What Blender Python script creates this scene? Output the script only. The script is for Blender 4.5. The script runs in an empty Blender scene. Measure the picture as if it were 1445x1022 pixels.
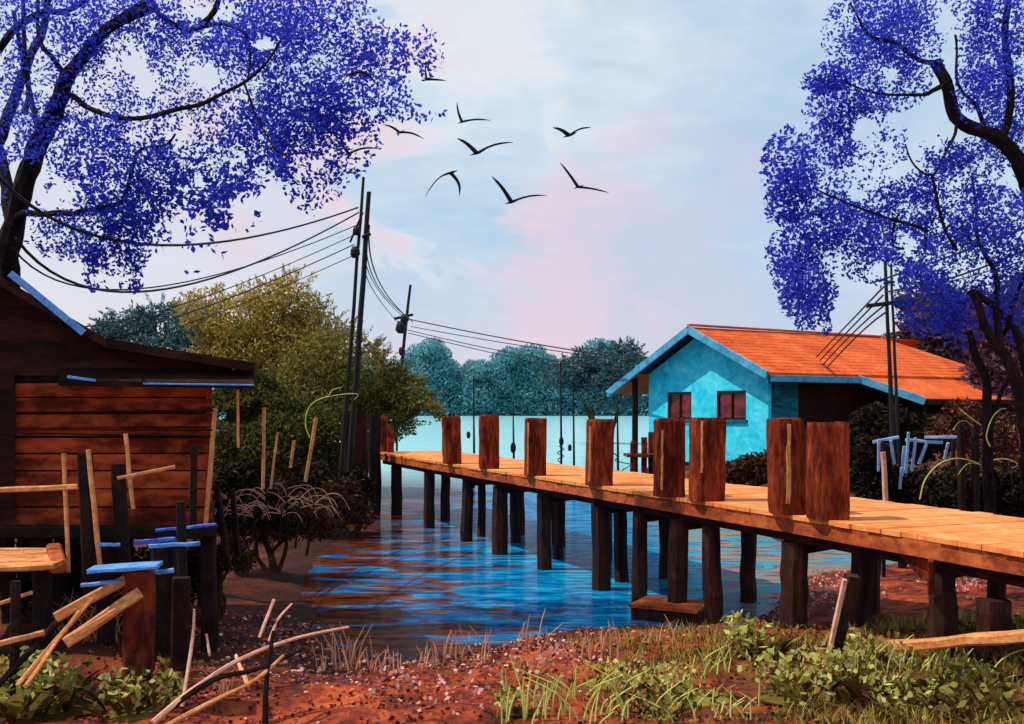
import bpy, math, random
import numpy as np
from mathutils import Vector, Matrix, noise

random.seed(11)
rng = np.random.default_rng(11)
scene = bpy.context.scene
COL = scene.collection
F, CXP, HZ, H = 1400.0, 722.5, 580.0, 2.95      # focal length in photo pixels, principal column, horizon row, eye height
R = math.radians

def at(px, py, Y):
    return Vector(((px - CXP) / F * Y, Y, H - (py - HZ) / F * Y))

# ------------------------------------------------------------------ materials
def lin(c):
    def f(v):
        v /= 255.0
        return v / 12.92 if v <= 0.04045 else ((v + 0.055) / 1.055) ** 2.4
    return (f(c[0]), f(c[1]), f(c[2]), 1.0)

class NT:
    def __init__(self, tree):
        self.t = tree; self.n = tree.nodes; self.l = tree.links
    def node(self, kind, **kw):
        nd = self.n.new(kind)
        for k, v in kw.items():
            if k in ('ins',):
                for a, b in v.items():
                    if hasattr(b, 'is_output') or isinstance(b, bpy.types.NodeSocket):
                        self.l.new(b, nd.inputs[a])
                    else:
                        nd.inputs[a].default_value = b
            else:
                setattr(nd, k, v)
        return nd
    def math(self, op, a, b=0.0, clamp=False):
        nd = self.n.new('ShaderNodeMath'); nd.operation = op; nd.use_clamp = clamp
        for i, v in enumerate((a, b)):
            if isinstance(v, bpy.types.NodeSocket): self.l.new(v, nd.inputs[i])
            else: nd.inputs[i].default_value = v
        return nd.outputs[0]
    def ramp(self, fac, stops, interp='LINEAR'):
        nd = self.n.new('ShaderNodeValToRGB'); cr = nd.color_ramp; cr.interpolation = interp
        while len(cr.elements) < len(stops): cr.elements.new(0.5)
        for e, (p, c) in zip(cr.elements, stops):
            e.position = p; e.color = c if len(c) == 4 else (*c, 1)
        self.l.new(fac, nd.inputs[0])
        return nd.outputs[0]
    def mix(self, fac, a, b, blend='MIX'):
        nd = self.n.new('ShaderNodeMix'); nd.data_type = 'RGBA'; nd.blend_type = blend
        for sock, v in ((nd.inputs[0], fac), (nd.inputs[6], a), (nd.inputs[7], b)):
            if isinstance(v, bpy.types.NodeSocket): self.l.new(v, sock)
            else: sock.default_value = v
        return nd.outputs[2]
    def sstep(self, v, a, b):
        nd = self.n.new('ShaderNodeMapRange'); nd.interpolation_type = 'SMOOTHSTEP'
        self.l.new(v, nd.inputs[0]); nd.inputs[1].default_value = a; nd.inputs[2].default_value = b
        return nd.outputs[0]

def newmat(name):
    m = bpy.data.materials.new(name); m.use_nodes = True
    nt = NT(m.node_tree)
    bsdf = nt.n['Principled BSDF']
    return m, nt, bsdf

def world_coord(nt, scale, per_object=True):
    geo = nt.node('ShaderNodeNewGeometry')
    mp = nt.node('ShaderNodeMapping'); nt.l.new(geo.outputs['Position'], mp.inputs[0])
    mp.inputs['Scale'].default_value = scale
    if per_object:
        oi = nt.node('ShaderNodeObjectInfo')
        k = nt.math('MULTIPLY', oi.outputs['Random'], 37.0)
        cmb = nt.node('ShaderNodeCombineXYZ'); nt.l.new(k, cmb.inputs[0]); nt.l.new(k, cmb.inputs[1]); nt.l.new(k, cmb.inputs[2])
        nt.l.new(cmb.outputs[0], mp.inputs['Location'])
    return mp.outputs[0], geo

def noise_tex(nt, vec, scale, detail=6, rough=0.6, dist=0.0):
    nd = nt.node('ShaderNodeTexNoise'); nt.l.new(vec, nd.inputs['Vector'])
    nd.inputs['Scale'].default_value = scale; nd.inputs['Detail'].default_value = detail
    nd.inputs['Roughness'].default_value = rough; nd.inputs['Distortion'].default_value = dist
    return nd.outputs[0]

def surf(name, stops, scale=3.0, stretch=(1, 1, 1), rough=0.75, bump=0.3, spec=0.25, island=0.0, fine=14.0, dab=0.35):
    """brushy surface: two noises (streaked along the stretch) drive a colour ramp, a third one the bump"""
    m, nt, b = newmat(name)
    vec, geo = world_coord(nt, stretch)
    n1 = noise_tex(nt, vec, scale, 7, 0.62, 0.6)
    n2 = noise_tex(nt, vec, scale * fine / 3.0, 4, 0.6)
    v = nt.math('ADD', nt.math('MULTIPLY', n1, 1 - dab), nt.math('MULTIPLY', n2, dab))
    if island:
        v = nt.math('ADD', v, nt.math('MULTIPLY', nt.math('SUBTRACT', geo.outputs['Random Per Island'], 0.5), island))
    nt.l.new(nt.ramp(v, stops), b.inputs['Base Color'])
    b.inputs['Roughness'].default_value = rough
    b.inputs['Specular IOR Level'].default_value = spec
    if bump:
        bp = nt.node('ShaderNodeBump'); bp.inputs['Strength'].default_value = bump; bp.inputs['Distance'].default_value = 0.03
        nt.l.new(n2, bp.inputs['Height']); nt.l.new(bp.outputs[0], b.inputs['Normal'])
    return m

def leafmat(name, cols, trans=0.35, rough=0.7):
    m, nt, b = newmat(name)
    geo = nt.node('ShaderNodeNewGeometry')
    n = len(cols)
    c = nt.ramp(geo.outputs['Random Per Island'], [(i / max(1, n - 1), lin(x)) for i, x in enumerate(cols)])
    nt.l.new(c, b.inputs['Base Color']); b.inputs['Roughness'].default_value = rough
    b.inputs['Specular IOR Level'].default_value = 0.1
    tr = nt.node('ShaderNodeBsdfTranslucent'); nt.l.new(c, tr.inputs[0])
    mx = nt.node('ShaderNodeMixShader'); mx.inputs[0].default_value = trans
    nt.l.new(b.outputs[0], mx.inputs[1]); nt.l.new(tr.outputs[0], mx.inputs[2])
    nt.l.new(mx.outputs[0], nt.n['Material Output'].inputs[0])
    return m

def ramp4(a, b, c, d, p=(0.3, 0.45, 0.55, 0.72)):
    return [(p[0], lin(a)), (p[1], lin(b)), (p[2], lin(c)), (p[3], lin(d))]

M = {}
M['deck'] = surf('deck_boards', ramp4((176, 82, 38), (224, 128, 64), (236, 148, 84), (244, 178, 120)), 1.6, (1.0, 1.0, 1), 0.75, 0.3, 0.15, island=0.07)
M['edge'] = surf('edge_timber', ramp4((82, 32, 16), (142, 62, 30), (178, 86, 42), (212, 122, 66)), 2.5, (1, 0.5, 1), 0.75, 0.4, 0.2)
M['bollard'] = surf('bollard_timber', ramp4((30, 13, 12), (88, 32, 18), (136, 54, 28), (188, 98, 54)), 2.0, (2.6, 2.6, .55), 0.85, 0.9, 0.08, dab=.4)
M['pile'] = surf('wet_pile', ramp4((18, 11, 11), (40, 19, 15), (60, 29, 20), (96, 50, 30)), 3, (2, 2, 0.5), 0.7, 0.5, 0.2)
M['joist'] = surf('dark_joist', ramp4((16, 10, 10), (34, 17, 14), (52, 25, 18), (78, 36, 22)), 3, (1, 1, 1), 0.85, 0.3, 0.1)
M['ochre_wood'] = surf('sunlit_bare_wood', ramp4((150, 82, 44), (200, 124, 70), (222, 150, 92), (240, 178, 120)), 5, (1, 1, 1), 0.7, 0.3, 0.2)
M['pink_wood'] = surf('pale_bleached_wood', ramp4((172, 110, 86), (214, 150, 120), (228, 172, 146), (240, 196, 172)), 5, (1, 1, 1), 0.7, 0.3, 0.2)
M['dark_wood'] = surf('tarred_wood', ramp4((14, 9, 10), (28, 16, 15), (40, 22, 18), (62, 34, 24)), 4, (1, 1, 1), 0.8, 0.3, 0.15)
M['hut_wall'] = surf('hut_boards', ramp4((26, 12, 12), (96, 36, 20), (168, 70, 36), (210, 110, 62)), .9, (0.8, 1, 1.8), 0.9, 0.8, 0.06, island=0.10, dab=.4)
M['hut_dark'] = surf('hut_dark_boards', ramp4((18, 10, 11), (34, 18, 15), (52, 26, 18), (92, 40, 24)), 2, (0.4, 1, 2), 0.85, 0.4, 0.1)  # near-black brown for gable, roofs, eave and door
M['red_wood'] = surf('rusty_red_wood', ramp4((24, 11, 11), (70, 26, 17), (120, 46, 24), (176, 84, 46)), 2.2, (1, 1, 0.6), 0.8, 0.4, 0.15)
M['blue_paint'] = surf('blue_paint', ramp4((48, 92, 160), (78, 134, 206), (104, 160, 224), (140, 186, 236)), 6, (1, 1, 1), 0.6, 0.2, 0.3)
M['pale_blue'] = surf('pale_blue_paint', ramp4((110, 150, 210), (136, 176, 230), (160, 196, 240), (190, 216, 246)), 6, (1, 1, 1), 0.6, 0.2, 0.3)
M['deep_blue'] = surf('deep_blue_paint', ramp4((30, 40, 120), (44, 72, 180), (60, 100, 210), (90, 140, 225)), 6, (1, 1, 1), 0.6, 0.2, 0.3)
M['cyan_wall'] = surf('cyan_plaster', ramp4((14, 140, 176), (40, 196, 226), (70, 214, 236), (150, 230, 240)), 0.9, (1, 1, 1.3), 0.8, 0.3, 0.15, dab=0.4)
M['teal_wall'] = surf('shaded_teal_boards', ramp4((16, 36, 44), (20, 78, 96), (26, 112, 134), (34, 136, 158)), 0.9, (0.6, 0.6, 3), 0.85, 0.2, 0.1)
M['dark_wall'] = surf('shaded_dark_boards', ramp4((18, 12, 13), (30, 17, 17), (44, 22, 20), (66, 30, 24)), 0.9, (0.6, 0.6, 2), 0.85, 0.2, 0.1)  # house side's shade is put into this colour and the teal above
M['barge'] = surf('barge_board_paint', ramp4((36, 104, 140), (58, 138, 176), (80, 160, 196), (116, 184, 212)), 1.5, (1, 1, 1), 0.7, 0.2, 0.2)
M['window_dark'] = surf('window_interior', ramp4((34, 14, 24), (66, 20, 32), (120, 32, 36), (168, 52, 46)), 1.6, (1, 1, 1.6), 0.3, 0.0, 0.5)
M['black'] = surf('black_iron', ramp4((8, 6, 8), (14, 10, 12), (19, 14, 15), (30, 21, 20)), 5, (1, 1, 1), 0.65, 0.2, 0.3)
M['bark'] = surf('dark_bark', ramp4((14, 9, 12), (26, 17, 20), (38, 25, 25), (64, 44, 40)), 6, (1, 1, 0.4), 0.9, 0.8, 0.1)
M['brown_bark'] = surf('brown_bark', ramp4((30, 22, 14), (60, 42, 24), (84, 60, 34), (110, 84, 48)), 3, (1, 1, 0.4), 0.9, 0.6, 0.1)
M['feather'] = surf('dark_feathers', ramp4((16, 16, 22), (26, 25, 32), (36, 34, 42), (52, 48, 56)), 4, (1, 1, 1), 0.8, 0.0, 0.1)

M['blue_leaf'] = leafmat('violet_blue_leaves', [(42, 50, 160), (54, 68, 200), (64, 82, 218), (50, 62, 184), (78, 96, 226)], 0.5)
M['olive_leaf'] = leafmat('olive_leaves', [(118, 104, 44), (164, 138, 62), (200, 172, 86), (142, 124, 54), (216, 192, 112)], 0.5)
M['green_leaf'] = leafmat('dark_green_leaves', [(48, 54, 26), (80, 82, 36), (106, 102, 46), (64, 70, 32), (128, 114, 56)], 0.45)
M['teal_leaf'] = leafmat('hazy_teal_leaves', [(60, 126, 150), (86, 158, 174), (122, 180, 184), (90, 156, 164), (156, 200, 204)], 0.55)  # distance haze is mixed into these leaf colours
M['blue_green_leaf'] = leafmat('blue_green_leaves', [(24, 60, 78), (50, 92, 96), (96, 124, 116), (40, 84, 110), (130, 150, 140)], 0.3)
M['sage_leaf'] = leafmat('soft_green_leaves', [(84, 82, 36), (128, 116, 52), (166, 146, 72), (104, 100, 46), (72, 90, 50)], 0.5)
M['brown_leaf'] = leafmat('dead_brown_leaves', [(30, 18, 15), (58, 34, 22), (84, 52, 28), (40, 26, 18), (104, 70, 36)], 0.2)
M['dark_leaf'] = leafmat('near_black_leaves', [(20, 14, 14), (30, 20, 18), (40, 32, 20), (26, 17, 16), (58, 46, 26)], 0.15)
M['purple_leaf'] = leafmat('purple_brown_leaves', [(72, 50, 66), (104, 74, 92), (120, 66, 56), (90, 64, 90), (132, 104, 124)], 0.3)
M['rust_leaf'] = leafmat('rusty_leaves', [(50, 26, 22), (84, 44, 38), (104, 54, 46), (64, 34, 30), (176, 116, 96)], 0.3)
M['lime_leaf'] = leafmat('lime_leaves', [(60, 64, 26), (130, 122, 48), (214, 212, 104), (236, 236, 140), (136, 80, 40), (240, 240, 156)], 0.5)
M['moss_leaf'] = leafmat('mossy_leaves', [(30, 28, 16), (74, 58, 26), (112, 92, 40), (150, 138, 62), (92, 54, 28), (52, 40, 22)], 0.3)
M['lime_stem'] = leafmat('lime_stems', [(176, 184, 84), (214, 216, 120), (226, 226, 140)], 0.3)
M['pink_stem'] = leafmat('pale_dry_stems', [(190, 120, 92), (226, 164, 132), (238, 190, 162)], 0.25)
M['petal'] = leafmat('pink_petals', [(196, 110, 96), (226, 160, 150), (240, 196, 190), (180, 90, 70)], 0.25)

# pebbles, one colour per stone
m, nt, b = newmat('shore_pebbles'); M['pebble'] = m
g_ = nt.node('ShaderNodeNewGeometry')
nt.l.new(nt.ramp(g_.outputs['Random Per Island'], [(0, lin((60, 28, 24))), (0.2, lin((176, 78, 42))), (0.42, lin((120, 50, 32))), (0.6, lin((202, 100, 58))), (0.74, lin((84, 68, 84))), (0.88, lin((226, 150, 120))), (0.96, lin((236, 184, 160)))], 'CONSTANT'), b.inputs['Base Color'])
b.inputs['Roughness'].default_value = 0.7

# ground
m, nt, b = newmat('earth'); M['earth'] = m
vec, geo = world_coord(nt, (1, 1, 1), False)
sx = nt.node('ShaderNodeSeparateXYZ'); nt.l.new(geo.outputs['Position'], sx.inputs[0])
n1 = noise_tex(nt, vec, 0.7, 8, 0.65, 0.8); n2 = noise_tex(nt, vec, 9.0, 6, 0.7); n3 = noise_tex(nt, vec, 0.35, 4, 0.5)
v = nt.math('ADD', nt.math('MULTIPLY', n1, 0.6), nt.math('MULTIPLY', n2, 0.4))
n4 = noise_tex(nt, vec, 1.6, 5, 0.65, 1.2)
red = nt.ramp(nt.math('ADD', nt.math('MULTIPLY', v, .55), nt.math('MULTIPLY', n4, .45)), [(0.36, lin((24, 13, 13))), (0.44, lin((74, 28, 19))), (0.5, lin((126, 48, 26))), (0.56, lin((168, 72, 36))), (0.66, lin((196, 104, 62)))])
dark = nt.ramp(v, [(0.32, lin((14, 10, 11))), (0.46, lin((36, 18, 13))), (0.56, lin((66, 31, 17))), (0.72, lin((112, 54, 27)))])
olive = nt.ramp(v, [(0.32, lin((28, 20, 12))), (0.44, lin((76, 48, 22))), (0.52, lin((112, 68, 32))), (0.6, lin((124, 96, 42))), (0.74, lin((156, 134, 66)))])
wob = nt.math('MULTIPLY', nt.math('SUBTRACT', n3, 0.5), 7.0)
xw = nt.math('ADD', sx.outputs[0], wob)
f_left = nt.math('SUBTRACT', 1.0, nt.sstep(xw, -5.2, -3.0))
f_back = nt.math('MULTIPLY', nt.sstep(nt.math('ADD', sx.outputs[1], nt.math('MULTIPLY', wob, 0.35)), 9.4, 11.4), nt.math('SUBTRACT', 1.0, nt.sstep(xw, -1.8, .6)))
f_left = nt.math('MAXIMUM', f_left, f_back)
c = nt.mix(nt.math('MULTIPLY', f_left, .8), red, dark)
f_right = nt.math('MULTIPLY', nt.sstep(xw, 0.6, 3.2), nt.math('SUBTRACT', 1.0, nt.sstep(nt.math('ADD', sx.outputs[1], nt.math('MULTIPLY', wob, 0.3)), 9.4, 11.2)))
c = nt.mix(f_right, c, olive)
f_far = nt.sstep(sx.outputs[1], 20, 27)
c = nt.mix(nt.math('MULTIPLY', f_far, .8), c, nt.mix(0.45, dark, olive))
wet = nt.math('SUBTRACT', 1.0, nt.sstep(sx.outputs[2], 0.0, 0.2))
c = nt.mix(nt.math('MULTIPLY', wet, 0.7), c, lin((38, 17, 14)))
nt.l.new(c, b.inputs['Base Color']); b.inputs['Roughness'].default_value = 0.85; b.inputs['Specular IOR Level'].default_value = 0.15
bp = nt.node('ShaderNodeBump'); bp.inputs['Strength'].default_value = 0.7; bp.inputs['Distance'].default_value = 0.06
nt.l.new(v, bp.inputs['Height']); nt.l.new(bp.outputs[0], b.inputs['Normal'])

# water: azure and silt streaks, distant sky sheen painted into the colour, rippled
m, nt, b = newmat('lagoon_water'); M['water'] = m
vec, geo = world_coord(nt, (0.30, 1.0, 1), False)
sx = nt.node('ShaderNodeSeparateXYZ'); nt.l.new(geo.outputs['Position'], sx.inputs[0])
X_, Y_ = sx.outputs[0], sx.outputs[1]
s1 = noise_tex(nt, vec, 1.7, 5, 0.6, 0.9); s2 = noise_tex(nt, vec, 5.0, 3, 0.6, 0.5)
s = nt.math('ADD', nt.math('MULTIPLY', s1, 0.65), nt.math('MULTIPLY', s2, 0.35))
bias = nt.math('ADD', nt.math('MULTIPLY', nt.math('SUBTRACT', 1.0, nt.sstep(Y_, 12.5, 16.0)), 0.06), nt.math('MULTIPLY', nt.math('SUBTRACT', 1.0, nt.sstep(X_, -3.8, 1.5)), 0.185))
silt = nt.sstep(nt.math('ADD', s, nt.math('SUBTRACT', bias, 0.075)), 0.50, 0.58)
blue = nt.ramp(s2, [(0.3, lin((0, 54, 108))), (0.48, lin((0, 106, 164))), (0.66, lin((20, 160, 200)))])
brown = nt.ramp(s2, [(0.3, lin((30, 14, 11))), (0.5, lin((74, 32, 18))), (0.7, lin((120, 60, 32)))])
near = nt.mix(silt, blue, brown)
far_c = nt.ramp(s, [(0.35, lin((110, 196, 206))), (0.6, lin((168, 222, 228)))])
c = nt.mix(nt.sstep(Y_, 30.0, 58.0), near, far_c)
green = nt.math('MULTIPLY', nt.sstep(X_, 2.6, 4.4), nt.math('SUBTRACT', 1.0, nt.sstep(Y_, 26.0, 36.0)))
c = nt.mix(nt.math('MULTIPLY', green, 0.75), c, nt.ramp(s1, [(0.36, lin((10, 110, 170))), (0.44, lin((30, 160, 190))), (0.49, lin((130, 130, 60))), (0.55, lin((190, 96, 40))), (0.60, lin((60, 60, 60))), (0.66, lin((30, 170, 200)))]))
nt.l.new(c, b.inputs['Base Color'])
b.inputs['Roughness'].default_value = 0.14; b.inputs['IOR'].default_value = 1.1; b.inputs['Specular IOR Level'].default_value = 0.2; b.inputs['Specular Tint'].default_value = (.35, .75, 1, 1)
bp = nt.node('ShaderNodeBump'); bp.inputs['Strength'].default_value = 0.6; bp.inputs['Distance'].default_value = 0.07
nt.l.new(s, bp.inputs['Height']); nt.l.new(bp.outputs[0], b.inputs['Normal'])

# roof tiles of the house
m, nt, b = newmat('orange_roof'); M['roof'] = m
vec, geo = world_coord(nt, (1, 1, 1), False)
n1 = noise_tex(nt, vec, 0.8, 6, 0.65, 0.5); n2 = noise_tex(nt, vec, 6, 4, 0.6)
v = nt.math('ADD', nt.math('MULTIPLY', n1, 0.65), nt.math('MULTIPLY', n2, 0.35))
nt.l.new(nt.ramp(v, ramp4((150, 56, 24), (202, 82, 34), (220, 98, 42), (232, 134, 76))), b.inputs['Base Color'])
b.inputs['Roughness'].default_value = 0.8; b.inputs['Specular IOR Level'].default_value = 0.15
bp = nt.node('ShaderNodeBump'); bp.inputs['Strength'].default_value = 0.4; bp.inputs['Distance'].default_value = 0.05
nt.l.new(n2, bp.inputs['Height']); nt.l.new(bp.outputs[0], b.inputs['Normal'])

# ------------------------------------------------------------------ mesh building
class MB:
    def __init__(self): self.v = []; self.f = []
    def add(self, vs, fs):
        o = len(self.v); self.v += [tuple(p) for p in vs]; self.f += [tuple(i + o for i in q) for q in fs]
    def build(self, name, mat, parent=None, smooth=False):
        me = bpy.data.meshes.new(name)
        off = BASE.get(parent.name, Vector((0, 0, 0))) if parent else Vector((0, 0, 0))
        me.from_pydata([(x - off.x, y - off.y, z - off.z) for x, y, z in self.v], [], self.f)
        me.validate(); me.update()
        if smooth: me.polygons.foreach_set('use_smooth', [True] * len(me.polygons))
        me.materials.append(M[mat])
        o = bpy.data.objects.new(name, me); COL.objects.link(o)
        if parent:
            o.parent = parent; BASE[o.name] = off
        else:
            BASE[o.name] = Vector((0, 0, 0))
        return o
    # shapes
    def hexa(self, p):   # 8 points: 4 bottom ring, 4 top ring
        self.add(p, [(0, 3, 2, 1), (4, 5, 6, 7), (0, 1, 5, 4), (1, 2, 6, 5), (2, 3, 7, 6), (3, 0, 4, 7)])
    def box(self, c, sx, sy, sz, rot=0.0):
        c = Vector(c); ca, sa = math.cos(rot), math.sin(rot); pts = []
        for dz in (-1, 1):
            for dx, dy in ((-1, -1), (1, -1), (1, 1), (-1, 1)):
                x, y = dx * sx / 2, dy * sy / 2
                pts.append(c + Vector((x * ca - y * sa, x * sa + y * ca, dz * sz / 2)))
        self.hexa(pts)
    def timber(self, p0, p1, w, h, up=(0, 0, 1), seg=4, jit=0.0, ch=0.18, taper=1.0):
        """rough hewn timber from p0 to p1 with chamfered rectangular section"""
        p0, p1 = Vector(p0), Vector(p1); d = (p1 - p0).normalized(); up = Vector(up)
        if abs(d.dot(up.normalized())) > 0.97: up = Vector((0, 1, 0))
        s = d.cross(up).normalized(); u = s.cross(d).normalized()
        c = min(w, h) * ch
        sec = [(-w/2 + c, -h/2), (w/2 - c, -h/2), (w/2, -h/2 + c), (w/2, h/2 - c), (w/2 - c, h/2), (-w/2 + c, h/2), (-w/2, h/2 - c), (-w/2, -h/2 + c)]
        rings = []
        for i in range(seg + 1):
            t = i / seg; k = 1 + (taper - 1) * t; q = p0.lerp(p1, t)
            if jit and 0 < i < seg: q = q + s * random.uniform(-jit, jit) + u * random.uniform(-jit, jit)
            rings.append([q + s * (a * k + random.uniform(-jit, jit) * .6) + u * (b_ * k + random.uniform(-jit, jit) * .6) for a, b_ in sec])
        self.loft(rings)
    def loft(self, rings, cap=True):
        n = len(rings[0]); vs = [p for r in rings for p in r]; fs = []
        for i in range(len(rings) - 1):
            for j in range(n):
                a, b_ = i * n + j, i * n + (j + 1) % n
                fs.append((a, b_, b_ + n, a + n))
        if cap:
            fs.append(tuple(range(n))[::-1]); fs.append(tuple(range((len(rings) - 1) * n, len(rings) * n)))
        self.add(vs, fs)
    def tube(self, pts, radii, n=6, jit=0.0):
        pts = [Vector(p) for p in pts]
        if not hasattr(radii, '__len__'): radii = [radii] * len(pts)
        rings = []; ref = Vector((0.13, 0.31, 0.94))
        for i, p in enumerate(pts):
            d = (pts[min(i + 1, len(pts) - 1)] - pts[max(i - 1, 0)]).normalized()
            if abs(d.dot(ref)) > 0.95: r2 = Vector((0, 1, 0.1))
            else: r2 = ref
            s = d.cross(r2).normalized(); u = s.cross(d)
            rings.append([p + (s * math.cos(2 * math.pi * k / n) + u * math.sin(2 * math.pi * k / n)) * radii[i] * (1 + random.uniform(-jit, jit)) for k in range(n)])
        self.loft(rings)
    def prism(self, poly, vec):
        n = len(poly); a = [Vector(p) for p in poly]; v = Vector(vec)
        self.add(a + [p + v for p in a], [tuple(range(n))[::-1], tuple(range(n, 2 * n))] + [(i, (i + 1) % n, n + (i + 1) % n, n + i) for i in range(n)])
    def slab(self, quad, th):
        self.prism(quad, (0, 0, -th))
    def ball(self, c, r, sz=1.0, n=8, jit=0.0):
        c = Vector(c); rings = []
        for i in range(1, 5):
            a = math.pi * i / 5
            rings.append([c + Vector((math.sin(a) * math.cos(2 * math.pi * k / n) * r * (1 + random.uniform(-jit, jit)), math.sin(a) * math.sin(2 * math.pi * k / n) * r, -math.cos(a) * r * sz)) for k in range(n)])
        self.loft(rings)

BASE = {}
def mark(o, label, cat, group=None, kind=None):
    if label: o['label'] = label
    if cat: o['category'] = cat
    if group: o['group'] = group
    if kind: o['kind'] = kind
    return o
def thing(name, loc, label, cat, group=None):
    o = bpy.data.objects.new(name, None); COL.objects.link(o); o.location = loc
    BASE[o.name] = Vector(loc); o.empty_display_size = 0.2
    return mark(o, label, cat, group)
def single(mb, name, mat, label, cat, group=None, kind=None, smooth=False):
    """a thing that is one mesh; its origin goes to the bottom of the mesh"""
    zs = min(p[2] for p in mb.v); xs = sum(p[0] for p in mb.v) / len(mb.v); ys = sum(p[1] for p in mb.v) / len(mb.v)
    mb.v = [(x - xs, y - ys, z - zs) for x, y, z in mb.v]
    o = mb.build(name, mat, None, smooth); o.location = (xs, ys, zs)
    return mark(o, label, cat, group, kind)

def smooth_path(pts, k=4):
    """Catmull-Rom through points"""
    pts = [Vector(p) for p in pts]; out = []
    for i in range(len(pts) - 1):
        a = pts[max(i - 1, 0)]; b_, c = pts[i], pts[i + 1]; d = pts[min(i + 2, len(pts) - 1)]
        for j in range(k):
            t = j / k
            out.append(0.5 * ((2 * b_) + (c - a) * t + (2 * a - 5 * b_ + 4 * c - d) * t * t + (3 * b_ - a - 3 * c + d) * t ** 3))
    out.append(pts[-1]); return out

def leaves(mb, P, L, W, lean=None, droop=0.0):
    """P: (n,3) positions; each leaf a pointed five-sided blade, random orientation (lean = preferred direction)"""
    n = len(P)
    if n == 0: return
    d = rng.normal(size=(n, 3))
    if lean is not None: d = d * 0.55 + np.array(lean) * 1.2
    d[:, 2] -= droop
    d /= np.linalg.norm(d, axis=1)[:, None]
    r = rng.normal(size=(n, 3)); s = np.cross(d, r); s /= np.linalg.norm(s, axis=1)[:, None] + 1e-9
    Ls = (L if np.ndim(L) else np.full(n, L)) * rng.uniform(.7, 1.35, n); Ws = (W if np.ndim(W) else np.full(n, W)) * rng.uniform(.7, 1.3, n)
    a = P - d * (Ls / 2)[:, None]; tip = P + d * (Ls / 2)[:, None]
    m1 = P - d * (Ls * .08)[:, None]
    q = np.stack([a - s * (Ws * .12)[:, None], m1 - s * (Ws * .5)[:, None], tip, m1 + s * (Ws * .5)[:, None], a + s * (Ws * .12)[:, None]], 1).reshape(-1, 3)
    o = len(mb.v); mb.v += [tuple(x) for x in q.tolist()]
    mb.f += [tuple(range(o + 5 * i, o + 5 * i + 5)) for i in range(n)]

def cloud(n, c, r, hollow=0.35):
    """n points in an ellipsoid, thicker towards its skin"""
    d = rng.normal(size=(n, 3)); d /= np.linalg.norm(d, axis=1)[:, None]
    t = rng.uniform(hollow ** 3, 1, n) ** (1 / 3)
    return np.array(c) + d * t[:, None] * np.array(r)

def gaps(P, scale, thr, seed=0.0):
    keep = [noise.noise(Vector((p[0] * scale + seed, p[1] * scale, p[2] * scale))) > thr for p in P]
    return P[np.array(keep, bool)] if len(P) else P

# ------------------------------------------------------------------ the land and the water
SHORE = [(-3.8, 18.8), (-3.5, 16.5), (-2.7, 13.9), (-1.9, 11.9), (-0.7, 12.0), (0.36, 13.1), (1.65, 13.6), (3.4, 13.9), (4.1, 15.3),
         (5.2, 17.8), (7.7, 19.3), (7.5, 20.6), (6.0, 22.5), (6.0, 25.8), (5.0, 38.0), (7.0, 52.0), (30, 80), (260, 140), (900, 640), (-900, 640), (-200, 150), (-22, 95), (-11, 70), (-7.2, 50), (-5.4, 37), (-4.5, 28), (-4.0, 22)]
SP = np.array(SHORE)
def shore_dist(x, y):
    """signed distance to the shoreline, positive on land (arrays)"""
    x = np.asarray(x, float); y = np.asarray(y, float)
    best = np.full(x.shape, 1e9); inside = np.zeros(x.shape, bool)
    for i in range(len(SP)):
        ax, ay = SP[i]; bx, by = SP[(i + 1) % len(SP)]
        dx, dy = bx - ax, by - ay
        t = np.clip(((x - ax) * dx + (y - ay) * dy) / (dx * dx + dy * dy), 0, 1)
        best = np.minimum(best, np.hypot(x - ax - t * dx, y - ay - t * dy))
        cond = ((ay > y) != (by > y)) & (x < dx * (y - ay) / (by - ay + 1e-12) + ax)
        inside ^= cond
    return np.where(inside, -best, best)
def sst(v, a, b):
    t = np.clip((v - a) / (b - a), 0, 1); return t * t * (3 - 2 * t)
def land(x, y):
    x = np.asarray(x, float); y = np.asarray(y, float)
    d = shore_dist(x, y)
    amp = .42 + .22 * sst(x, .5, 4) * (1 - sst(y, 11, 16)) + 1.1 * sst(y, 17, 33) * sst(x, 0, 5) + .7 * sst(y, 20, 36) * (1 - sst(x, -6, 0))
    z = np.where(d > 0, amp * (1 - np.exp(-np.maximum(d, 0) / 2.6)), np.maximum(-1.2, d * .35))
    wob = .05 * np.sin(x * 2.3 + np.sin(y * 1.7)) * np.sin(y * 2.9 + 1.3 * np.sin(x * 1.1)) + .025 * np.sin(x * 6.1 + y * 3.7) * np.sin(y * 5.3 - x * 2.2)
    return z + wob * np.clip(d + .4, 0, 1)
def gz(x, y): return float(land(np.array([x]), np.array([y]))[0])

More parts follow.
